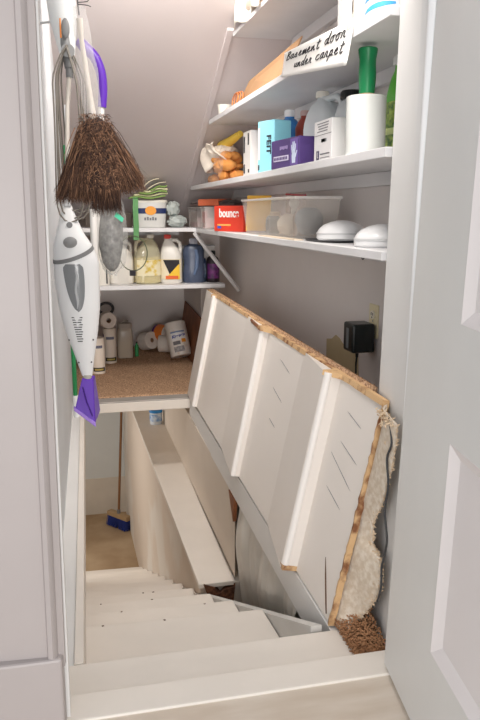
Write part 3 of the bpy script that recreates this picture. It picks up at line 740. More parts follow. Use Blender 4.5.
# ================================================================== SHELF 3 and 2
Ztop = Z3
t = thing('cardboard_flap', 'brown cardboard panel leaning along the upper shelf', 'cardboard', (1.0179, 3.627, Ztop))
q = MB().hexa([(-.075, -.42, 0), (-.070, -.42, 0), (-.070, .36, 0), (-.075, .36, 0), (-.010, -.42, .155), (-.005, -.42, .155), (-.045, .20, .10), (-.05, .20, .10)]); q.build('panel', card_m, t)
t = thing('small_wooden_crate', 'dark brown wooden block behind the cardboard on the upper shelf', 'box', (1.1349, 3.0654, Ztop), 0)
MB().box(-.05, .05, -.14, .14, 0, .10).build('block', mat('dark_brown_block', (116, 78, 56), .7, .2, 18), t, bevel=.004)
t = thing('orange_ring', 'thin orange wire coil beside the cardboard on upper shelf', 'wire coil', (0.9184, 4.0014, Ztop + 0.0035))
b = MB()
for k in range(3): b.tube([(.006 * k + .004 * math.sin(a), .06 * math.cos(a) - .02 * k, .034 + .030 * math.sin(a)) for a in [j * 2 * PI / 20 for j in range(21)]], .003, 6)
b.build('coil', mat('orange_wire', (214, 132, 74), .5), t, smooth=True)
t = thing('white_cup', 'small white cup at the far end of the upper shelf', 'cup', (0.936, 4.3524, Ztop))
MB().lathe([(.030, 0), (.036, .055), (.033, .055), (.027, .004), (.001, .004)], 24).build('cup', offw_m, t, smooth=True)
t = thing('pale_tube', 'short pale tube next to the small white cup on upper shelf', 'tube', (0.9477, 4.212, Ztop + 0.0187), .3)
MB().tube([(0, -.045, 0), (0, .045, 0)], .0155, 14).build('tube', mat('pale_pink_tube', (226, 204, 196), .5), t, smooth=True)
simple_bottle('squeeze_bottle', 'white bottle with small orange mark on upper shelf beside post', (0.9769, 2.4043, Ztop), [(.024, 0), (.026, .005), (.026, .13), (.02, .15), (.012, .155), (.012, .165)],
    offw_m, plast_m, .014, .03, lab=[(.02, .035, FA0, FA1 - .6, mat('orange_mark', (224, 120, 60), .5))])
t = thing('blue_white_tub', 'white tub with blue stripes at near end of the upper shelf', 'tub', (0.9769, 2.2171, Ztop))
pr = [(.050, 0), (.052, .004), (.054, .12), (.054, .13)]
MB().lathe(pr, 36).build('tub_body', plast_m, t, smooth=True)
MB().lathe([(.056, .128), (.056, .142), (.052, .145), (.001, .145)], 36).build('tub_lid', plast_m, t, smooth=True)
b = MB(); blue = mat('sky_blue_print', (66, 148, 208), .45)
for z0, a0, a1, hh in ((.012, -2.9, -1.7, .010), (.034, -3.3, -1.5, .013), (.060, -3.3, -1.9, .012), (.085, -3.0, -1.5, .012)):
    n = 12; f = interp(pr); vs = []
    for i in range(n + 1):
        a = a0 + (a1 - a0) * i / n; z = z0 + .016 * i / n; r = f(z) + .001
        th = hh * (.4 + .6 * math.sin(PI * i / n))
        vs += [(r * math.cos(a), r * math.sin(a), z), (r * math.cos(a), r * math.sin(a), z + th)]
    b.add(vs, [(2 * i, 2 * i + 2, 2 * i + 3, 2 * i + 1) for i in range(n)])
b.build('blue_stripes', blue, t)
# handwritten note taped to the shelf edge
t = thing('handwritten_note', 'white paper note reading Basement door under carpet taped to shelf edge', 'note', (.8757, 2.562, 1.7207), RZ)
# paper quad in local coords: x to the near side, z up
N_ = [(-.315, .078), (.305, .040), (.275, -.068), (-.335, .003)]
b = MB(); nx, nz = 20, 8
def npt(a, c):
    tl, tr, br, bl = [Vector((p[0], 0, p[1])) for p in N_]
    p = tl.lerp(tr, a).lerp(bl.lerp(br, a), c); p.y = -.004 - .006 * c * c
    return p
b.grid(nx, nz, npt).build('paper', paper_m, t, smooth=True, solid=.0006)
GL = {  # single-stroke handwriting, cell 0..1 wide
 'B': [[(.1, 1.6), (.05, 0)], [(0, 1.55), (.5, 1.65), (.6, 1.3), (.1, .9), (.6, .7), (.6, .15), (0, 0)]],
 'a': [[(.6, .9), (.2, .8), (.05, .3), (.3, 0), (.6, .5), (.62, .85), (.6, .15), (.85, .1)]],
 's': [[(0, .1), (.4, .9), (.55, .3), (.3, 0), (.7, .1)]],
 'e': [[(0, .35), (.5, .6), (.35, .95), (.1, .5), (.3, .02), (.8, .2)]],
 'm': [[(0, .8), (.08, 0), (.3, .85), (.4, 0), (.65, .85), (.75, 0), (.95, .1)]],
 'n': [[(0, .8), (.08, 0), (.4, .85), (.55, 0), (.8, .15)]],
 't': [[(.35, 1.5), (.25, .1), (.5, 0), (.7, .15)], [(.0, 1.0), (.7, 1.1)]],
 'd': [[(.5, .8), (.15, .7), (.05, .2), (.35, 0), (.55, .6), (.75, 1.7), (.6, .1), (.9, .1)]],
 'o': [[(.4, .9), (.08, .6), (.2, .02), (.55, .2), (.5, .85), (.85, .8)]],
 'r': [[(.05, 0), (.15, .85), (.45, .8), (.45, .1), (.75, .1)]],
 'u': [[(.05, .85), (.1, .1), (.45, .2), (.55, .85), (.58, .05), (.85, .1)]],
 'c': [[(.55, .8), (.15, .7), (.1, .1), (.5, 0), (.8, .2)]],
 'p': [[(.15, .9), (.0, -.7)], [(.12, .6), (.45, .9), (.55, .3), (.12, .1), (.8, .1)]],
 'y': [[(.05, .8), (.2, .2), (.5, .8), (.2, -.6)]]}
def write(word, a0, c0, sa, sc, slope):
    b = MB(); a = a0
    for ch in word:
        for st_ in GL[ch]:
            pts = []
            for (x, z) in st_:
                aa = a + (x + .25 * z) * sa; cc = c0 - z * sc + slope * (aa - a0)
                p = npt(aa, cc); p.y -= .0016; pts.append(p)
            sm = []
            for i in range(len(pts) - 1):
                p0, p1, p2, p3 = pts[max(i - 1, 0)], pts[i], pts[i + 1], pts[min(i + 2, len(pts) - 1)]
                for k in range(4):
                    q = k / 4; sm.append(.5 * ((2 * p1) + (p2 - p0) * q + (2 * p0 - 5 * p1 + 4 * p2 - p3) * q * q + (3 * p1 - p0 - 3 * p2 + p3) * q ** 3))
            sm.append(pts[-1]); b.tube(sm, .0014, 5)
        a += sa * .95
    return b
write('Basement', .06, .36, .072, .17, .0).build('handwriting', ink_m, t)
write('door', .66, .33, .074, .17, .0).build('handwriting', ink_m, t)
write('under', .22, .72, .062, .17, .0).build('handwriting', ink_m, t)
write('carpet', .56, .68, .066, .17, .0).build('handwriting', ink_m, t)
MB().box(.255, .30, -.0052, -.0046, .020, .055).build('tape_piece', film('clear_tape', (236, 234, 224), .5, .1), t)

Ztop = Z2
t = thing('folded_cloth_bundle', 'cream folded cloth bundle hanging over end of the topmost shelf', 'cloth', (.9828, 3.50, Ztop))
rg = random.Random(33)
cm = mat('cream_bundle', (222, 206, 188), .9, .08, 14)
for (x, y, z, rx, ry, rz_) in ((-.03, .12, .05, .07, .12, .049), (-.05, -.02, .045, .06, .16, .044), (.0, -.14, .04, .07, .14, .039), (-.04, .02, .10, .06, .13, .04)):
    MB().ball((x, y, z), rx, ry, rz_, 20, .08, rg).build('cloth_fold', cm, t, smooth=True, subsurf=1)
MB().grid(14, 10, lambda a, c: (-.098 - .012 * math.sin(9 * a), .25 - .42 * a, .10 - .105 * c + .012 * math.sin(11 * a))).build('cloth_edge', mat('white_cloth_edge', (232, 226, 216), .9), t, smooth=True, solid=.005)

# ================================================================== BACK SHELVES
TS = 1.11
Ztop = ZA
t = thing('disinfectant_wipes_tub', 'white square tub with blue band and orange oval under green bag', 'tub', (0.5829, 5.1741, Ztop), -.08)
pr = [(.088, 0), (.092, .006), (.102, .150), (.102, .156)]
MB().lathe(pr, 40, 1, .62, 4).build('tub_body', film('frosted_tub', (214, 214, 210), .96, .35), t, smooth=True)
MB().lathe([(.106, .152), (.106, .164), (.100, .168), (.001, .168)], 40, 1, .62, 4).build('tub_lid', offw_m, t, smooth=True)
band(t, interp(pr), .085, .118, F0 - .5, F1 + .5, mat('navy_label', (34, 48, 96), .5), sx=1, sy=.62, p=4)
MB().lathe([(.001, -.002), (.034, -.002), (.034, 0), (.001, 0)], 28, 1.0, .8, 2, c=(0, -.0655, .103), M=Matrix.Rotation(PI / 2, 4, 'X'), cap=False).build('orange_oval', mat('orange_oval', (238, 158, 52), .5), t, smooth=True)
b = MB()
for k, hgt in enumerate((.016, .020, .014, .020, .016)): b.box(-.040 + .016 * k, -.029 + .016 * k, -.0625, -.0605, .045, .045 + hgt)
b.build('print_line', mat('grey_print', (120, 120, 124)), t)
t = thing('green_shopping_bag', 'folded green and cream bag with a green strap, resting on tub', 'bag', (0.5552, 5.1297, Ztop + 0.1876))
rg = random.Random(8)
gb, gc = mat('green_bag', (128, 158, 84), .7, .1, 12), mat('cream_bag', (214, 212, 170), .7, .06, 12)
for k, (dy, z, mm, x0, x1) in enumerate(((0, .004, gb, -.11, .11), (.01, .017, gc, -.08, .125), (-.01, .030, gb, -.05, .12), (.005, .044, gc, -.02, .125), (-.006, .058, gb, .02, .12))):
    pts = [(x0 + (x1 - x0) * i / 8, z + .030 * (i / 8) * (.3 + .12 * k) + .006 * math.sin(i + k)) for i in range(9)]
    q = MB().prism([(x, zz) for x, zz in pts] + [(x, zz + .010) for x, zz in reversed(pts)], lambda x, zz: (x, -.05 + dy, zz), lambda x, zz: (x, .04 + dy, zz))
    q.build('bag_fold', mm, t, bevel=.002)
for (x0, z0, x1, z1) in ((.0, .06, .115, .105), (-.02, .08, .075, .125)):
    MB().grid(8, 3, lambda a, c: (x0 + (x1 - x0) * a, -.04 + .04 * c, z0 + (z1 - z0) * a + .012 * math.sin(PI * a) - .0 * c)).build('bag_fold', mat('pale_fold', (226, 218, 190), .6), t, smooth=True, solid=.005)
b = MB(); P0 = [(-.075, -.058, .012), (-.078, -.095, .0), (-.082, -.118, -.06), (-.080, -.120, -.16), (-.083, -.120, -.24)]
vs = []
for i, p in enumerate(P0):
    for s_ in (-1, 1):
        vs.append((p[0] + s_ * .016, p[1], p[2])); 
b.add(vs, [(2 * i, 2 * i + 1, 2 * i + 3, 2 * i + 2) for i in range(4)])
b.build('strap', mat('green_strap', (92, 148, 92), .6), t, solid=.003)
b = MB().tube([(-.083 + .085 * math.sin(a) - .02, -.122, -.300 + .105 * math.cos(a) - .02) for a in [j * 2 * PI / 26 for j in range(27)]], .0035, 6)
b.build('cord_loop', mat('olive_cord', (92, 100, 78), .7), t, smooth=True)
MB().box(-.128, -.092, -.128, -.118, -.455, -.422).build('cord_tag', ink_m, t)

def foil(name, label, loc, rx, ry, rz_, seed):
    t = thing(name, label, 'wrapped bundle', loc); r_ = random.Random(seed)
    b = MB().ball((0, 0, rz_), rx, ry, rz_, 22, .16, r_); b.build('wrapping', film('crinkled_wrap', (186, 194, 190), .95, .2), t, smooth=True)
    return t
foil('wrapped_bundle', 'crinkled grey wrapped bundle lying flat right of the white tub', (0.7661, 5.163, Ztop), .060, .05, .036, 2)
foil('wrapped_bundle', 'pale crinkled ball on top of the wrapped bundle, behind right of tub', (0.7384, 5.1741, Ztop + 0.0777), .045, .045, .045, 6)
tag(MB().box(.14, .46, 5.24, 5.30, Ztop, Ztop + .10).build('recess_shade_block', mat('recess_shade_brown', (84, 74, 66), .7), bevel=.003), 'added dark block standing in for recess shade left of the tub', 'box')  # dark block put in for the dim recess interior beside the tub

Ztop = ZB
yl = mat('yellow_liquid', (222, 204, 128), .2)
jug('bleach_jug', 'white opaque jug with looped cord tag hanging before it', 'jug', (0.372, 5.2408, Ztop), .1, mat('white_jug_plastic', (226, 222, 214), .35), offw_m, w=.078, h=.29)
y_lab = mat('cream_yellow_label', (236, 226, 190), .5, 0, 26, rgb2=(214, 184, 70), lo=.35, hi=.5)
jug('vinegar_jug', 'clear jug of pale yellow liquid with yellow label and handle', 'jug', (0.5552, 5.2186, Ztop), .15, film('clear_jug', (222, 216, 186), .50, .15), offw_m, w=.083, h=.305, liquid=yl, level=.55,
    lab=[(.17, .50, F0, F1, y_lab)], hdir=-1)
t = jug('red_capped_jug', 'white jug with bright red cap and black yellow label', 'jug', (0.7272, 5.2186, Ztop), -.15, mat('white_jug_plastic', (226, 222, 214)), mat('red_cap', (214, 52, 34), .4), w=.070, h=.30,
    lab=[(.10, .52, F0, F1, mat('cream_label', (232, 220, 190), .5))], capr=.022, caph=.026, hdir=1)
f = interp([(.0630, 0), (.07, .009), (.07, .156), (.068, .18)])
b = MB().prism([(-.050, .150), (.052, .150), (.052, .095), (-.01, .060)], lambda x, z: (x, -.0635, z), lambda x, z: (x, -.060, z)); b.build('black_print', ink_m, t)
b = MB().prism([(-.040, .028), (.054, .028), (.054, .125), (.045, .120)], lambda x, z: (x, -.0645, z), lambda x, z: (x, -.0605, z)); b.build('yellow_print', mat('bright_yellow', (236, 192, 46), .5), t)
MB().box(-.035, .045, -.0655, -.060, .030, .050).build('red_print', mat('orange_red_print', (220, 96, 40), .5), t)
bl = mat('slate_blue_bottle', (70, 80, 102), .3)
t = thing('detergent_bottle', 'slate blue bottle with moulded grip and clear cap on lower back shelf', 'bottle', (0.8883, 5.2186, Ztop), -.1)
pr = [(.064, 0), (.070, .01), (.071, .09), (.064, .13), (.068, .17), (.070, .205), (.058, .232), (.030, .245), (.026, .25)]
MB().lathe(pr, 34, 1, .68, 2.8).build('bottle_body', bl, t, smooth=True)
cap_(t, .026, .247, .036, mat('translucent_grey_cap', (150, 150, 160), .3))
MB().tube([(.012, -.046, .215), (.022, -.050, .17), (.016, -.050, .10), (.0, -.047, .05)], [.008, .013, .014, .008], 10).build('grip', mat('slate_blue_grip', (92, 110, 140), .3), t, smooth=True)
band(t, interp(pr), .07, .15, F0 - .75, F0 - .15, mat('dark_yellow_label', (150, 150, 96), .5, 0, 60, rgb2=(50, 54, 60)), sx=1, sy=.68, p=2.8)
simple_bottle('shampoo_bottle', 'narrow dark blue bottle between slate blue and black bottles', (.955, 5.25, Ztop), [(.026, 0), (.028, .005), (.028, .13), (.024, .15), (.014, .158), (.014, .163)],
    mat('navy_bottle', (48, 64, 92), .3), dgrey_m, .014, .02, lab=[(.03, .12, F0, F1, mat('pale_navy_label', (160, 176, 196), .5, 0, 40, rgb2=(60, 76, 110)))])
simple_bottle('stain_remover_bottle', 'black bottle with purple label at right end of back shelf', (1.030, 5.225, Ztop), [(.042, 0), (.044, .006), (.044, .13), (.036, .155), (.018, .170), (.016, .178)],
    mat('black_bottle', (44, 36, 40), .3), black_m, .017, .026, lab=[(.025, .12, F0, F1, mat('plum_label', (124, 48, 122), .45, 0, 30, rgb2=(70, 36, 80)))])
t = thing('wide_white_box', 'plain white box behind the blue and black bottles', 'box', (.895, 5.42, Ztop))
MB().box(-.16, .16, -.06, .06, 0, .235).build('carton', mat('white_carton', (222, 218, 214)), t, bevel=.003)
MB().box(-.16, .16, -.0605, -.06, .228, .2325).build('lid_seam', print_m, t)
t = thing('white_refill_bottle', 'white bottle with thin black stripe, leftmost on lower back shelf', 'bottle', (0.2387, 5.1741, Ztop))
pr = [(.044, 0), (.046, .005), (.046, .19), (.036, .215), (.018, .23), (.018, .24)]
MB().lathe(pr, 28, 1, .8, 2.6).build('bottle_body', offw_m, t, smooth=True); cap_(t, .02, .238, .02, offw_m)
MB().box(.022, .030, -.0375, -.034, .01, .10).build('black_stripe', ink_m, t)

# ================================================================== LANDING
Zl = -.018
TS = 1.0
def roll(name, label, loc, r, h, M, parent_mat, wrap=None, extra=None, group=None, hole=.02):
    t = thing(name, label, 'paper roll', loc, 0, group); t.rotation_euler = M
    MB().lathe([(hole, 0), (r - .004, 0), (r, .004), (r, h - .004), (r - .004, h), (hole, h), (hole, 0)], 36, cap=False).build('paper_wound', parent_mat, t, smooth=True)
    MB().lathe([(hole + .001, .001), (hole - .0015, .001), (hole - .0015, h - .001), (hole + .001, h - .001), (hole + .001, .001)], 24, cap=False).build('core', card_m, t, smooth=True)
    return t
tp_m = mat('tissue_paper', (236, 226, 216), .85, .05, 60)
pt_m = mat('kitchen_wrap', (236, 230, 222), .3, 0, 22, rgb2=(222, 206, 190), lo=.3, hi=.45)
t = roll('paper_towel_roll', 'large kitchen paper roll in printed wrapper leaning back on the landing', (.905, 5.98, Zl + .030), .088, .29, (R(-20), R(-8), 0), pt_m)
A0, A1 = -PI / 2 - .75, -PI / 2 + .65
def rb_(z0, z1, a0, a1, m_, nm, off=.001): return MB().lathe([(.088 + off, z0 + (z1 - z0) * i / 4) for i in range(5)], 14, a0=a0, a1=a1, cap=False).build(nm, m_, t, smooth=True)
rb_(.125, .195, A0, A1, mat('wrap_white', (240, 238, 236), .35), 'wrapper_panel')
lettering('Kleenex', .034, mat('royal_blue', (34, 66, 158), .5), t, (-.003, -.0905, .162), rot=(PI / 2, -.12, 0), bold=.0012, shear=.25)
rb_(.192, .204, A0, A1, mat('wrap_blue_grey', (126, 148, 186), .4), 'wrapper_stripe', .0015)
rb_(.090, .120, A0 + .1, A0 + .8, print_m, 'wrapper_print', .0012)
rb_(.105, .135, A1 - .45, A1, MATS['orange_oval'], 'wrapper_print', .0018)
rb_(.030, .075, A0 + .1, A1 - .3, mat('pale_grey_print', (196, 192, 192), .5, 0, 60, rgb2=(150, 148, 150)), 'wrapper_print', .0012)
roll('toilet_roll', 'toilet roll lying at left of the three small rolls, end facing out', (.64, 6.48, Zl + .081), .078, .12, (R(78), 0, R(35)), tp_m, group='toilet rolls on the landing')
roll('toilet_roll', 'toilet roll lying against the large kitchen roll, below orange striped one', (.765, 6.36, Zl + .078), .075, .13, (R(90), 0, R(72)), tp_m, group='toilet rolls on the landing')
t = roll('toilet_roll', 'toilet roll with orange and purple wrapper behind the other small rolls', (.77, 6.50, Zl + .150), .078, .13, (R(88), 0, R(38)), tp_m, group='toilet rolls on the landing')
MB().lathe([(.0785, .002), (.0795, .020), (.0795, .128)], 30, cap=False).build('orange_wrapper', mat('orange_wrapper', (232, 128, 46), .45), t, smooth=True)
MB().lathe([(.080, .004), (.080, .030)], 12, a0=PI * .55, a1=PI * 1.1, cap=False).build('purple_wrapper', mat('purple_wrap', (92, 56, 120), .45), t, smooth=True)
t = thing('support_block', 'dark low block tucked behind the small toilet rolls', 'block', (.78, 6.60, Zl)); MB().box(-.12, .12, -.06, .08, 0, .068).build('block', card_m, t, bevel=.003)
# translucent spray bottle / container
t = thing('clear_canister', 'clear square bottle with dusty cap standing on the landing carpet', 'bottle', (.455, 6.20, Zl))
pr = [(.064, 0), (.068, .008), (.067, .22), (.060, .25), (.050, .262)]
MB().lathe(pr, 30, 1, .8, 4).build('bottle_body', film('dusty_clear', (214, 202, 186), .62, .25), t, smooth=True)
MB().lathe([(.060, .004), (.062, .165), (.001, .165)], 30, 1, .8, 4).build('liquid', mat('cloudy_liquid', (206, 196, 176), .3), t, smooth=True)
MB().lathe([(.060, .258), (.060, .292), (.045, .300), (.001, .300)], 30, 1, .8, 4).build('bottle_cap', mat('taupe_cap', (170, 160, 148), .5), t, smooth=True)
MB().tube([(-.03, -.02, .305), (0, -.02, .318), (.03, 0, .312)], .007, 8).build('trigger', mat('taupe_cap', (170, 160, 148)), t, smooth=True)
t = thing('green_bottle', 'small green tagged bottle between clear bottle and toilet rolls', 'bottle', (.555, 6.22, Zl))
MB().lathe([(.016, 0), (.017, .09), (.008, .105), (.008, .115)], 16, cap=True).build('bottle_body', mat('bright_green', (48, 150, 84), .4), t, smooth=True)
MB().lathe([(.009, .113), (.009, .128), (.001, .128)], 14).build('bottle_cap', black_m, t, smooth=True)
# tall wrapped rolls on the left
def tall(loc, h, r, label):
    t = thing('tall_cleaner_can', label, 'can', loc, 0, 'tall white cans on the landing')
    MB().lathe([(r, 0), (r, h), (r * .93, h + .006), (.001, h + .006)], 28).build('can_body', mat('pale_can_body', (232, 220, 206), .45), t, smooth=True)
    band(t, lambda z: r, .02, .050, F0 + .2, F1, ink_m, 'dark_label')
    band(t, lambda z: r, .028, .042, F0 + .45, F1 - .3, mat('gold_print', (186, 168, 96), .5), 'label_print', off=.002)
    band(t, lambda z: r, .20, .222, F0 + .4, F1 - .4, mat('slate_print', (110, 112, 130), .5), 'label_print')
    band(t, lambda z: r, .03, .24, F0 - .9, F0 - .1, mat('purple_side', (88, 56, 130), .5, 0, 8, rgb2=(226, 180, 60), lo=.3, hi=.42), 'side_label')
    return t
tall((.318, 6.0, Zl), .28, .052, 'tall white can with dark label band under a toilet roll, on landing')
tall((.205, 5.62, Zl), .27, .052, 'tall white can with dark label, nearest on landing, half behind the mop')
t = roll('toilet_roll', 'toilet roll on its side on top of a tall white can', (.30, 6.02, Zl + .287 + .066), .066, .10, (R(90), 0, R(8)), tp_m)
t.location.y = 6.07
b = MB().tube([(.30 + .060 * math.cos(a), 6.13 + .02 * math.sin(2 * a), .415 + .045 * math.sin(a)) for a in [j * 2 * PI / 24 for j in range(25)]], .012, 8)
tag(b.build('coiled_hose', dgrey_m, smooth=True), 'dark coiled hose ring behind the toilet roll under the back shelf', 'hose')
# board leaning in the corner
t = thing('leaning_board', 'reddish brown hardboard panel leaning in the right corner of landing', 'board', (1.015, 6.15, Zl + .004))
b = MB().hexa([(-.045, .42, 0), (-.037, .42, 0), (-.037, -.60, 0), (-.045, -.60, 0), (.018, .42, .42), (.026, .42, .42), (.026, -.60, .36), (.018, -.60, .36)]); b.build('panel', hard_m, t)

# ================================================================== BELOW
t = thing('plastic_container', 'small blue lidded white container at the far end of ledge', 'container', (.695, 6.12, -.60))
MB().lathe([(.050, 0), (.054, .10), (.054, .105)], 30).build('container_body', mat('pale_blue_white', (206, 214, 222), .4), t, smooth=True)
MB().lathe([(.0545, .03), (.0555, .09)], 30, cap=False).build('blue_label', mat('blue_container_label', (70, 132, 196), .4, 0, 20, rgb2=(210, 222, 232)), t, smooth=True)
MB().lathe([(.058, .104), (.058, .124), (.054, .128), (.001, .128)], 30).build('container_lid', mat('blue_lid', (46, 130, 196), .35), t, smooth=True)
t = thing('push_broom', 'push broom with blue bristles and brown handle leaning in basement corner', 'broom', (.425, 7.45, -2.12), R(-52))
bh_ = MB().box(-.155, .155, -.035, .035, .11, .16).build('broom_head', mat('tan_broom_block', (176, 148, 112), .6, .1, 20), t, bevel=.006)
b = MB(); rbm = random.Random(2)
for i in range(420):
    x = rbm.uniform(-.15, .15); y = rbm.uniform(-.035, .035)
    b.tube([(x, y, .115), (x * 1.06, y * 1.5, rbm.uniform(.002, .012))], .0035, 4)
b.build('bristles', mat('blue_bristles', (34, 52, 128), .6), bh_)
hnd = MB().tube([(0, 0, .15), (0, 0, .20)], [.02, .017], 12); hnd.build('socket', greyp_m, t, smooth=True)
top = Vector((.548, 7.83, -.30)) - Vector((.425, 7.45, -2.12)); top.rotate(Matrix.Rotation(R(52), 3, 'Z'))
MB().tube([(0, 0, .17), tuple(top)], .0135, 12).build('handle', mat('brown_handle', (128, 88, 52), .5), t, smooth=True)

# ================================================================== OUTLET + ADAPTER
TS = 1.17
t = thing('wall_outlet', 'ivory outlet plate on the right wall above the black adapter', 'outlet', (1.205, 2.732, .767), RZ)
iv = mat('ivory_plate', (222, 212, 176), .35)
MB().box(-.036, .036, -.006, 0, -.058, .058).build('cover_plate', iv, t, bevel=.002)
for zc in (.022, -.022):
    rec_ = MB().lathe([(.001, .004), (.017, .004), (.017, 0), (.001, 0)], 24, 1, .85, 2.6, c=(0, -.006, zc), M=Matrix.Rotation(PI / 2, 4, 'X'), cap=False).build('receptacle', mat('white_receptacle', (232, 226, 208), .35), t, smooth=True)
    b = MB().box(-.008, -.0055, -.0115, -.0095, zc - .002, zc + .008).box(.0055, .008, -.0115, -.0095, zc - .002, zc + .007).box(-.002, .002, -.0115, -.0095, zc - .011, zc - .006)
    b.build('slot', ink_m, rec_)
MB().tube([(0, -.0085, 0), (0, -.0055, 0)], .003, 10).build('screw', steel_m, t)
t = thing('power_adapter', 'black cube power adapter plugged into the ivory outlet', 'power adapter', (1.191, 2.744, .703), RZ)
ab_ = MB().box(-.042, .048, -.082, 0, -.050, .050).build('adapter_body', black_m, t, bevel=.007)
MB().box(-.012, .010, -.0826, -.0815, -.038, .032).build('adapter_sticker', mat('grey_sticker', (112, 118, 122), .4), ab_)
MB().tube([(.0, -.045, -.048), (0, -.045, -.072)], [.007, .005], 10).build('strain_relief', black_m, t, smooth=True)
MB().tube([(.0, -.045, -.070), (-.004, -.046, -.095), (.008, -.05, -.13), (.004, -.048, -.17), (.010, -.045, -.23)], .0035, 8).build('cord', black_m, t, smooth=True)
cordpts = [(.828, 1.76, .66), (.818, 1.715, .60), (.816, 1.735, .55), (.816, 1.72, .48), (.816, 1.735, .40), (.816, 1.715, .33), (.816, 1.72, .29), (.816, 1.74, .23), (.814, 1.735, .17), (.814, 1.76, .11)]
sm = []
for i in range(len(cordpts) - 1):
    P_ = [Vector(cordpts[max(0, min(len(cordpts) - 1, i + k))]) for k in (-1, 0, 1, 2)]
    for k in range(5):
        q = k / 5; sm.append(.5 * ((2 * P_[1]) + (P_[2] - P_[0]) * q + (2 * P_[0] - 5 * P_[1] + 4 * P_[2] - P_[3]) * q * q + (3 * P_[1] - P_[0] - 3 * P_[2] + P_[3]) * q ** 3))
tag(MB().tube(sm, .0032, 8).build('thin_cord', mat('charcoal_cord', (58, 58, 60), .5), smooth=True), 'thin dark cord running down over the curled carpet edge', 'cord')
# bare plaster patch, slightly raised from the wall
pp = [(3.28, .38), (3.28, .603), (3.21, .615), (3.16, .641), (3.11, .633), (3.04, .603), (2.98, .597), (2.94, .609), (2.89, .603), (2.88, .521), (2.855, .451), (2.88, .38)]
struct(MB().prism(pp, lambda y, z: (1.202, y, z), lambda y, z: (1.2065, y, z)).build('trim_14', mat('bare_tan_plaster', (186, 170, 136), .85, .06, 10)))

# ================================================================== LEFT WALL: HANGING THINGS
# steam mop
TS = 1.0
t = thing('steam_mop', 'white steam mop hanging upside down style with purple wedge head and grey window', 'steam mop', (.036, 2.30, .55))
t['label'] = 'white steam mop with grey oval window and purple triangular head hanging at left'
def sil(z):       # body outline: half width and centre x as functions of height
    K = [(.145, .016, .012), (.20, .028, .008), (.28, .048, .002), (.36, .062, -.002), (.44, .067, -.006), (.50, .068, -.006), (.55, .058, -.014), (.59, .040, -.022), (.63, .026, -.024), (.66, .016, -.026), (.672, .012, -.026)]
    for (z0, w0_, c0), (z1, w1_, c1) in zip(K, K[1:]):
        if z0 <= z <= z1: q = (z - z0) / (z1 - z0); return w0_ + (w1_ - w0_) * q, c0 + (c1 - c0) * q
    return K[-1][1], K[-1][2]
def bodyring(z, off=0, n=28, a0=0, a1=2 * PI, flat=.72):
    w_, c_ = sil(z); w_ += off
    return [(c_ + w_ * math.cos(a0 + (a1 - a0) * k / n), -w_ * flat * math.sin(a0 + (a1 - a0) * k / n) * 1.0, z) for k in range(n + (0 if abs(a1 - a0 - 2 * PI) < 1e-6 else 1))]
def loft(zs, off=0, a0=0, a1=2 * PI, cap=True, n=28):
    b = MB(); vs = []
    for z in zs: vs += bodyring(z, off, n, a0, a1)
    full = abs(a1 - a0 - 2 * PI) < 1e-6; w_ = n if full else n + 1; fs = []
    for i in range(len(zs) - 1):
        for k in range(n): fs.append((i * w_ + k, i * w_ + (k + 1) % w_, (i + 1) * w_ + (k + 1) % w_, (i + 1) * w_ + k))
    if full and cap: fs += [tuple(range(w_)), tuple(range((len(zs) - 1) * w_, len(zs) * w_))]
    return b.add(vs, fs)
loft([.145 + (.672 - .145) * i / 40 for i in range(41)]).build('mop_body', plast_m, t, smooth=True)
# dark grey collar ring tilted across the shoulder
b = MB(); vs = []; n = 30
for k in range(n + 1):
    a = PI * k / n
    for dz in (-.006, .006):
        z = .527 + .022 * math.cos(a) * 1.0 + dz + (-.012 * math.sin(a))
        w_, c_ = sil(z); w_ += .0015; vs.append((c_ + w_ * math.cos(a), -w_ * .72 * math.sin(a), z))
b.add(vs, [(2 * k, 2 * k + 2, 2 * k + 3, 2 * k + 1) for k in range(n)]).build('grey_collar', greyp_m, t, smooth=True)
# knob
MB().ball((-.022, -.034, .560), .021, .016, .018, 18).build('grey_knob', mat('mid_grey_plastic', (140, 140, 140), .4), t, smooth=True)
MB().tube([(-.022, -.014, .612), (-.022, -.026, .612)], .009, 14).build('small_dial', greyp_m, t, smooth=True)
# oval grey window
b = MB(); vs = []; rows = 16; cols_ = 12
for i in range(rows + 1):
    q = i / rows; z = .352 + .145 * q
    hw = .030 * min(1, math.sin(PI * min(.5 + .0, .5)) * (1 - (1 - q) ** 2.6) ** .6) * (1 if q < .93 else (1 - q) / .07 * .3 + .7)
    for k in range(cols_ + 1):
        x = -.018 + .006 * (1 - q) * 2 + hw * (2 * k / cols_ - 1)
        w_, c_ = sil(z); dx = (x - c_) / (w_ + .001); y = -(w_ + .0015) * .72 * math.sqrt(max(0, 1 - dx * dx)); vs.append((x, y, z))
b.add(vs, [(i * (cols_ + 1) + k, i * (cols_ + 1) + k + 1, (i + 1) * (cols_ + 1) + k + 1, (i + 1) * (cols_ + 1) + k) for i in range(rows) for k in range(cols_)])
b.build('grey_window', mat('smoky_window', (128, 130, 132), .15), t, smooth=True)
def onb(x, z, off=.003):
    w_, c_ = sil(z); dx = (x - c_) / w_; return (x, -(w_ + off) * .72 * math.sqrt(max(0, 1 - dx * dx)), z)
MB().tube([onb(-.010 + .002 * math.sin(k), .362 + .124 * k / 10) for k in range(11)], [.001, .003, .004, .004, .004, .004, .004, .004, .003, .003, .001], 8).build('window_rib', mat('light_grey_plastic', (186, 188, 190), .3), t, smooth=True)
b = MB()
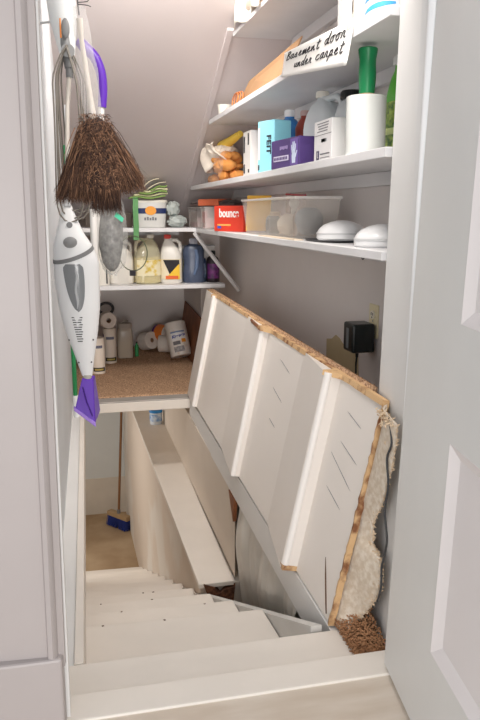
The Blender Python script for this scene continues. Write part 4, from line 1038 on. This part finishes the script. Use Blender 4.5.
for k in range(11):
    z = .335 - .0075 * k; x0, x1 = -.028 + .0015 * k, .004 - .002 * (k % 3)
    p0 = onb(x0, z, .0008); p1 = onb(x1, z, .0008)
    b.hexa([(p0[0], p0[1] - .0005, z - .0014), (p1[0], p1[1] - .0005, z - .0014), (p1[0], p1[1] + .002, z - .0014), (p0[0], p0[1] + .002, z - .0014),
            (p0[0], p0[1] - .0005, z + .0014), (p1[0], p1[1] - .0005, z + .0014), (p1[0], p1[1] + .002, z + .0014), (p0[0], p0[1] + .002, z + .0014)])
b.build('printed_notice', ink_m, t)
for (x, z) in ((-.038, .262), (.034, .262), (.026, .19), (-.012, .19)):
    p = onb(x, z, .0); MB().ball(p, .003, .003, .003, 8).build('screw', dgrey_m, t, smooth=True)
MB().tube([(.012, 0, .118), (.012, 0, .148)], .014, 18).build('grey_joint', mat('taupe_joint', (176, 172, 162), .5), t, smooth=True)
# wedge head
b = MB().hexa([(-.030, -.040, .050), (.030, -.046, -.002), (.050, .035, .020), (-.010, .05, .072), (-.006, -.016, .138), (.030, -.016, .134), (.036, .012, .142), (.0, .012, .142)])
b.build('purple_head', purple_m, t, bevel=.003)
b = MB().hexa([(-.034, -.044, .044), (.031, -.050, -.012), (.031, -.030, -.012), (-.034, -.024, .044), (-.034, -.044, .056), (.031, -.050, .003), (.031, -.030, .003), (-.034, -.024, .056)])
b.build('lilac_pad', lilac_m, t, bevel=.002)
MB().tube([(-.004, -.032, .115), (.006, -.044, .07), (.022, -.052, .025)], .0025, 6).build('head_seam', mat('deep_violet', (60, 26, 120), .4), t, smooth=True)
# slender tube above the body up to hook
MB().tube([(-.026, .0, .665), (-.024, -.004, .72), (-.012, 0, .95), (-.002, .01, 1.045)], [.010, .007, .0065, .0065], 12).build('upper_tube', mat('pale_tube_plastic', (214, 206, 196), .35), t, smooth=True)
MB().box(-.036, -.014, -.013, .010, .665, .715).build('cord_clip', mat('light_grey_plastic', (186, 188, 190)), t, bevel=.003)
# grip at top of the tube with the round cord hook
MB().tube([(-.002, .010, 1.035), (-.002, .010, 1.065)], [.011, .010], 14).build('grip_collar', greyp_m, t, smooth=True)
MB().lathe([(.001, -.010), (.016, -.010), (.019, -.006), (.019, .010), (.001, .010)], 24, c=(-.004, .0, 1.105), M=Matrix.Rotation(PI / 2, 4, 'X')).build('cord_hook', mat('mid_grey_plastic', (140, 140, 140)), t, smooth=True)
MB().lathe([(.001, -.013), (.008, -.013), (.008, -.009), (.001, -.009)], 20, c=(-.004, .0, 1.105), M=Matrix.Rotation(PI / 2, 4, 'X')).build('hook_button', greyp_m, t, smooth=True)
MB().tube([(-.003, .008, 1.06), (-.010, .015, 1.13), (-.012, .02, 1.18)], [.012, .014, .010], 12).build('hook_arm', greyp_m, t, smooth=True)
# broad white handle going up out of frame
b = MB().tube([(-.004, .035, 1.09), (-.012, .045, 1.20), (-.030, .05, 1.40), (-.04, .05, 1.55)], [.020, .040, .048, .046], 18); b.build('broad_handle', mat('pale_handle', (212, 214, 214), .35), t, smooth=True)
MB().ball((-.008, -.003, 1.166), .012, .006, .028, 16).build('grey_grip_pad', greyp_m, t, smooth=True)
MB().tube([(-.022, -.002, 1.192), (-.022, -.002, 1.14)], .0025, 6).build('orange_stripe', mat('orange_stripe', (216, 130, 50), .5), t)
# power cord loops
rk = random.Random(14); crd = mat('taupe_cord', (120, 114, 106), .55)
for k in range(6):
    xl = -.052 + .009 * k * .6 + rk.uniform(-.002, .002); xr = .018 + .006 * k + rk.uniform(-.003, .003); zb = .60 + .022 * (k % 4) + rk.uniform(0, .03); yy = -.018 + .006 * k
    pts = []
    for i in range(41):
        u_ = i / 40
        if u_ < .42: q = u_ / .42; p = (-.006 + (xl + .006) * min(1, q * 5) ** .7 + .003 * math.sin(4 * q + k), yy, 1.118 - (1.118 - zb - .05) * q)
        elif u_ < .58: q = (u_ - .42) / .16; p = ((xl + xr) / 2 - (xr - xl) / 2 * math.cos(PI * q), yy, zb + .05 - .05 * math.sin(PI * q))
        else: q = (u_ - .58) / .42; p = (xr + (-.006 - xr) * max(0, (q - .75) * 4) ** 1.4 + .004 * math.sin(5 * q + k), yy, zb + .05 + (1.118 - zb - .05) * q)
        pts.append(p)
    MB().tube(pts, .0026, 6).build('power_cord', crd, t, smooth=True)

# feather duster
t = thing('feather_duster', 'brown ostrich feather duster hanging head down beside the steam mop', 'feather duster', (.095, 2.15, 1.205)); t.scale = (.92, .9, .9)
fd = random.Random(17)
fm1 = mat('brown_feathers', (88, 62, 48), .9); fm2 = mat('light_feathers', (146, 108, 82), .9); fm3 = mat('dark_feathers', (52, 38, 34), .9)
def plume(b, n, cx, tipx, tipz, sprx, sprz, z0=.275, depth=.05, spread0=.045):
    for i in range(n):
        a = fd.uniform(0, 2 * PI); s0 = fd.random()
        p0 = Vector((cx + spread0 * math.cos(a) * s0 * .8, spread0 * .7 * math.sin(a) * s0, z0 - fd.uniform(0, .05)))
        p3 = Vector((tipx + fd.uniform(-1, 1) * sprx, fd.uniform(-depth, depth), tipz + fd.uniform(-1, 1) * sprz))
        mid = p0.lerp(p3, .45) + Vector((fd.uniform(-.006, .006) + .010 * (1 if p3.x > p0.x else -1), fd.uniform(-.012, .006), .02))
        st0 = fd.uniform(0, .75); pts = []
        for k in range(5):
            q = st0 + (1 - st0) * k / 4
            pts.append(p0 * (1 - q) ** 2 + mid * 2 * q * (1 - q) + p3 * q * q + Vector((0, -.004, 0)))
        pts[-1] += Vector((fd.uniform(-.008, .008), 0, fd.uniform(-.004, .010)))
        d = Vector((fd.uniform(-1, 1), fd.uniform(-1, 1), 0)).normalized() * .0016
        vs = []
        for k, p in enumerate(pts):
            w_ = (1 - k / 4.4); vs += [p - d * w_, p + d * w_]
        b.add(vs, [(2 * k, 2 * k + 1, 2 * k + 3, 2 * k + 2) for k in range(4)])
def barbs(b, n, zlo, zhi):
    for i in range(n):
        z = fd.uniform(zlo, zhi); q = (.275 - z) / .25; w_ = .045 + .055 * q; x = .015 * q + fd.uniform(-1, 1) * w_
        y = -.052 * math.sqrt(max(0, 1 - ((x - .015 * q) / (w_ * 1.05)) ** 2)) - fd.uniform(0, .008)
        p = Vector((x, y, z)); d = Vector((fd.uniform(-1, 1), fd.uniform(-.6, .1), fd.uniform(-1.4, .1))).normalized() * fd.uniform(.008, .022)
        s_ = d.cross(Vector((0, 1, .2))).normalized() * .0008
        b.add([p - s_, p + s_, p + d], [(0, 1, 2)])
b1, b2, b3 = MB(), MB(), MB()
for bb, k in ((b1, 1.0), (b2, .7), (b3, .7)):
    plume(bb, int(900 * k), -.012, -.078, .036, .050, .022)
    plume(bb, int(650 * k), .0, .01, .030, .05, .020)
    plume(bb, int(700 * k), .010, .105, .072, .042, .022)
    plume(bb, int(350 * k), .005, .06, .060, .05, .02)
    barbs(bb, int(900 * k), .06, .285)
for bb in (b1, b3): plume(bb, 500, .015, .028, -.005, .045, .018, z0=.20)
b1.build('feathers', fm1, t); b2.build('feathers', fm2, t); b3.build('feathers', fm3, t)
MB().lathe([(.012, .28), (.040, .26), (.055, .20), (.070, .12), (.080, .07), (.055, .05), (.001, .045)], 20, 1, .55).build('feather_core', fm3, t, smooth=True)
MB().tube([(-.004, 0, .27), (-.014, .0, .36), (-.030, 0, .50), (-.034, 0, .56)], [.011, .008, .007, .010], 12).build('handle', mat('pale_wood_handle', (214, 204, 192), .5), t, smooth=True)
t2 = t
b = MB(); vs = []; n = 18
for i in range(n + 1):
    q = i / n; z = .275 + .32 * q; cx = -.004 - .030 * q
    w_ = .017 + .014 * math.sin(PI * min(1, q * 1.15)) * (1 if q < .8 else (1 - q) * 5) + .002 * math.sin(17 * q)
    for k in range(17):
        a = 2 * PI * k / 16; vs.append((cx + w_ * math.cos(a) + .003 * math.sin(3 * a + 9 * q), w_ * .6 * math.sin(a), z))
b.add(vs, [(i * 17 + k, i * 17 + k + 1, (i + 1) * 17 + k + 1, (i + 1) * 17 + k) for i in range(n) for k in range(16)])
b.build('handle_bag', film('handle_bag_film', (224, 220, 218), .24, .15, .3), t, smooth=True, label='clear plastic bag twisted round the handle')
b = MB()
b.tube([(-.036, 0, .605), (-.010, -.01, .606), (-.004, -.012, .612)], .0014, 5).tube([(-.036, 0, .60), (-.008, -.01, .596), (.0, -.012, .592)], .0014, 5)
b.tube([(-.034, 0, .57), (-.038, 0, .62), (-.046, 0, .68)], .0022, 6)
b.build('twist_tie', dgrey_m, t, smooth=True)

# spray mop with purple grip and round pad wrapped in clear plastic
t = thing('purple_handled_mop', 'round headed mop hanging behind feather duster, curved purple grip on white pole', 'mop', (.115, 2.62, .95))
def sp_(pts, k_=5):
    out = []
    for i in range(len(pts) - 1):
        Q = [Vector(pts[max(0, min(len(pts) - 1, i + k))]) for k in (-1, 0, 1, 2)]
        for k in range(k_):
            q = k / k_; out.append(.5 * ((2 * Q[1]) + (Q[2] - Q[0]) * q + (2 * Q[0] - 5 * Q[1] + 4 * Q[2] - Q[3]) * q * q + (3 * Q[1] - Q[0] - 3 * Q[2] + Q[3]) * q ** 3))
    out.append(Vector(pts[-1])); return out
g = sp_([(-.045, .0, .805), (-.022, 0, .782), (.008, 0, .752), (.026, 0, .705), (.030, 0, .65), (.026, 0, .595)])
MB().tube(g, [.015 + .005 * min(1, k / 4) - .006 * (k / len(g)) for k in range(len(g))], 18).build('purple_grip', purple_m, t, smooth=True)
MB().tube([(.024, 0, .60), (.004, 0, .30), (-.018, 0, .08)], .0105, 14).build('pole', mat('white_pole', (226, 222, 218), .3), t, smooth=True)
MB().tube([(-.018, -.03, .26), (-.020, -.03, .0), (-.014, -.025, -.04)], [.012, .012, .010], 14).build('lower_pole', mat('white_pole', (226, 222, 218)), t, smooth=True)
rp = random.Random(3)
b = MB().ball((.040, .0, .165), .042, .030, .120, 24, .05, rp); b.build('round_pad', mat('dark_mop_pad', (70, 68, 68), .8, 0, 50, rgb2=(120, 118, 116), bump=.6, bscale=60), t, smooth=True)
b = MB().ball((.044, -.002, .175), .056, .040, .145, 28, .07, rp); b.build('wrap_film', film('mop_wrap_film', (214, 214, 210), .20, .08, .5), t, smooth=True, label='clear crinkled plastic wrap')
b = MB().prism([(.052, .235), (.078, .215), (.084, .228), (.060, .250)], lambda x, z: (x, -.042, z), lambda x, z: (x, -.038, z)); b.build('green_sticker', mat('teal_sticker', (70, 190, 150), .5), t)
# green broom stick and second pole
t = thing('green_stick', 'thin green and white pole hanging behind the steam mop', 'pole', (.010, 2.62, .50))
MB().tube([(.010, 0, 1.05), (.002, 0, .70)], .0045, 10).build('white_section', plast_m, t, smooth=True)
MB().tube([(.002, 0, .92), (-.002, 0, .62), (-.001, .01, .30), (.0, .015, .03)], .008, 12).build('green_section', mat('green_pole', (34, 132, 74), .4), t, smooth=True)
MB().tube([(.0, .015, .05), (.002, .015, -.03)], [.010, .011], 12).build('white_tip', plast_m, t, smooth=True)
# hanging rail with hooks out of the top-left
t = thing('tool_hanger', 'white wall hanger rail with wire hook above the hanging tools', 'hanger', (.0, 2.75, 1.78))
MB().box(-.085, -.055, -.75, .35, -.0, .05).build('rail', jamb_m, t, bevel=.003)
MB().tube([(.056, -.12, .12), (.050, -.12, -.01), (.046, -.12, -.03)], [.013, .012, .010], 12).build('hanging_clip', offw_m, t, smooth=True)
MB().tube([(-.06, -.12, .02), (.0, -.12, .03), (.05, -.12, .0)], .004, 8).build('hook_arm', steel_m, t, smooth=True)
# knot hole / nail in the left wall
tag(MB().ball((-.068, 2.30, 1.205), .005, .005, .006, 10).build('nail_head', black_m, smooth=True), 'small dark nail head in the left wall near the jamb', 'nail')
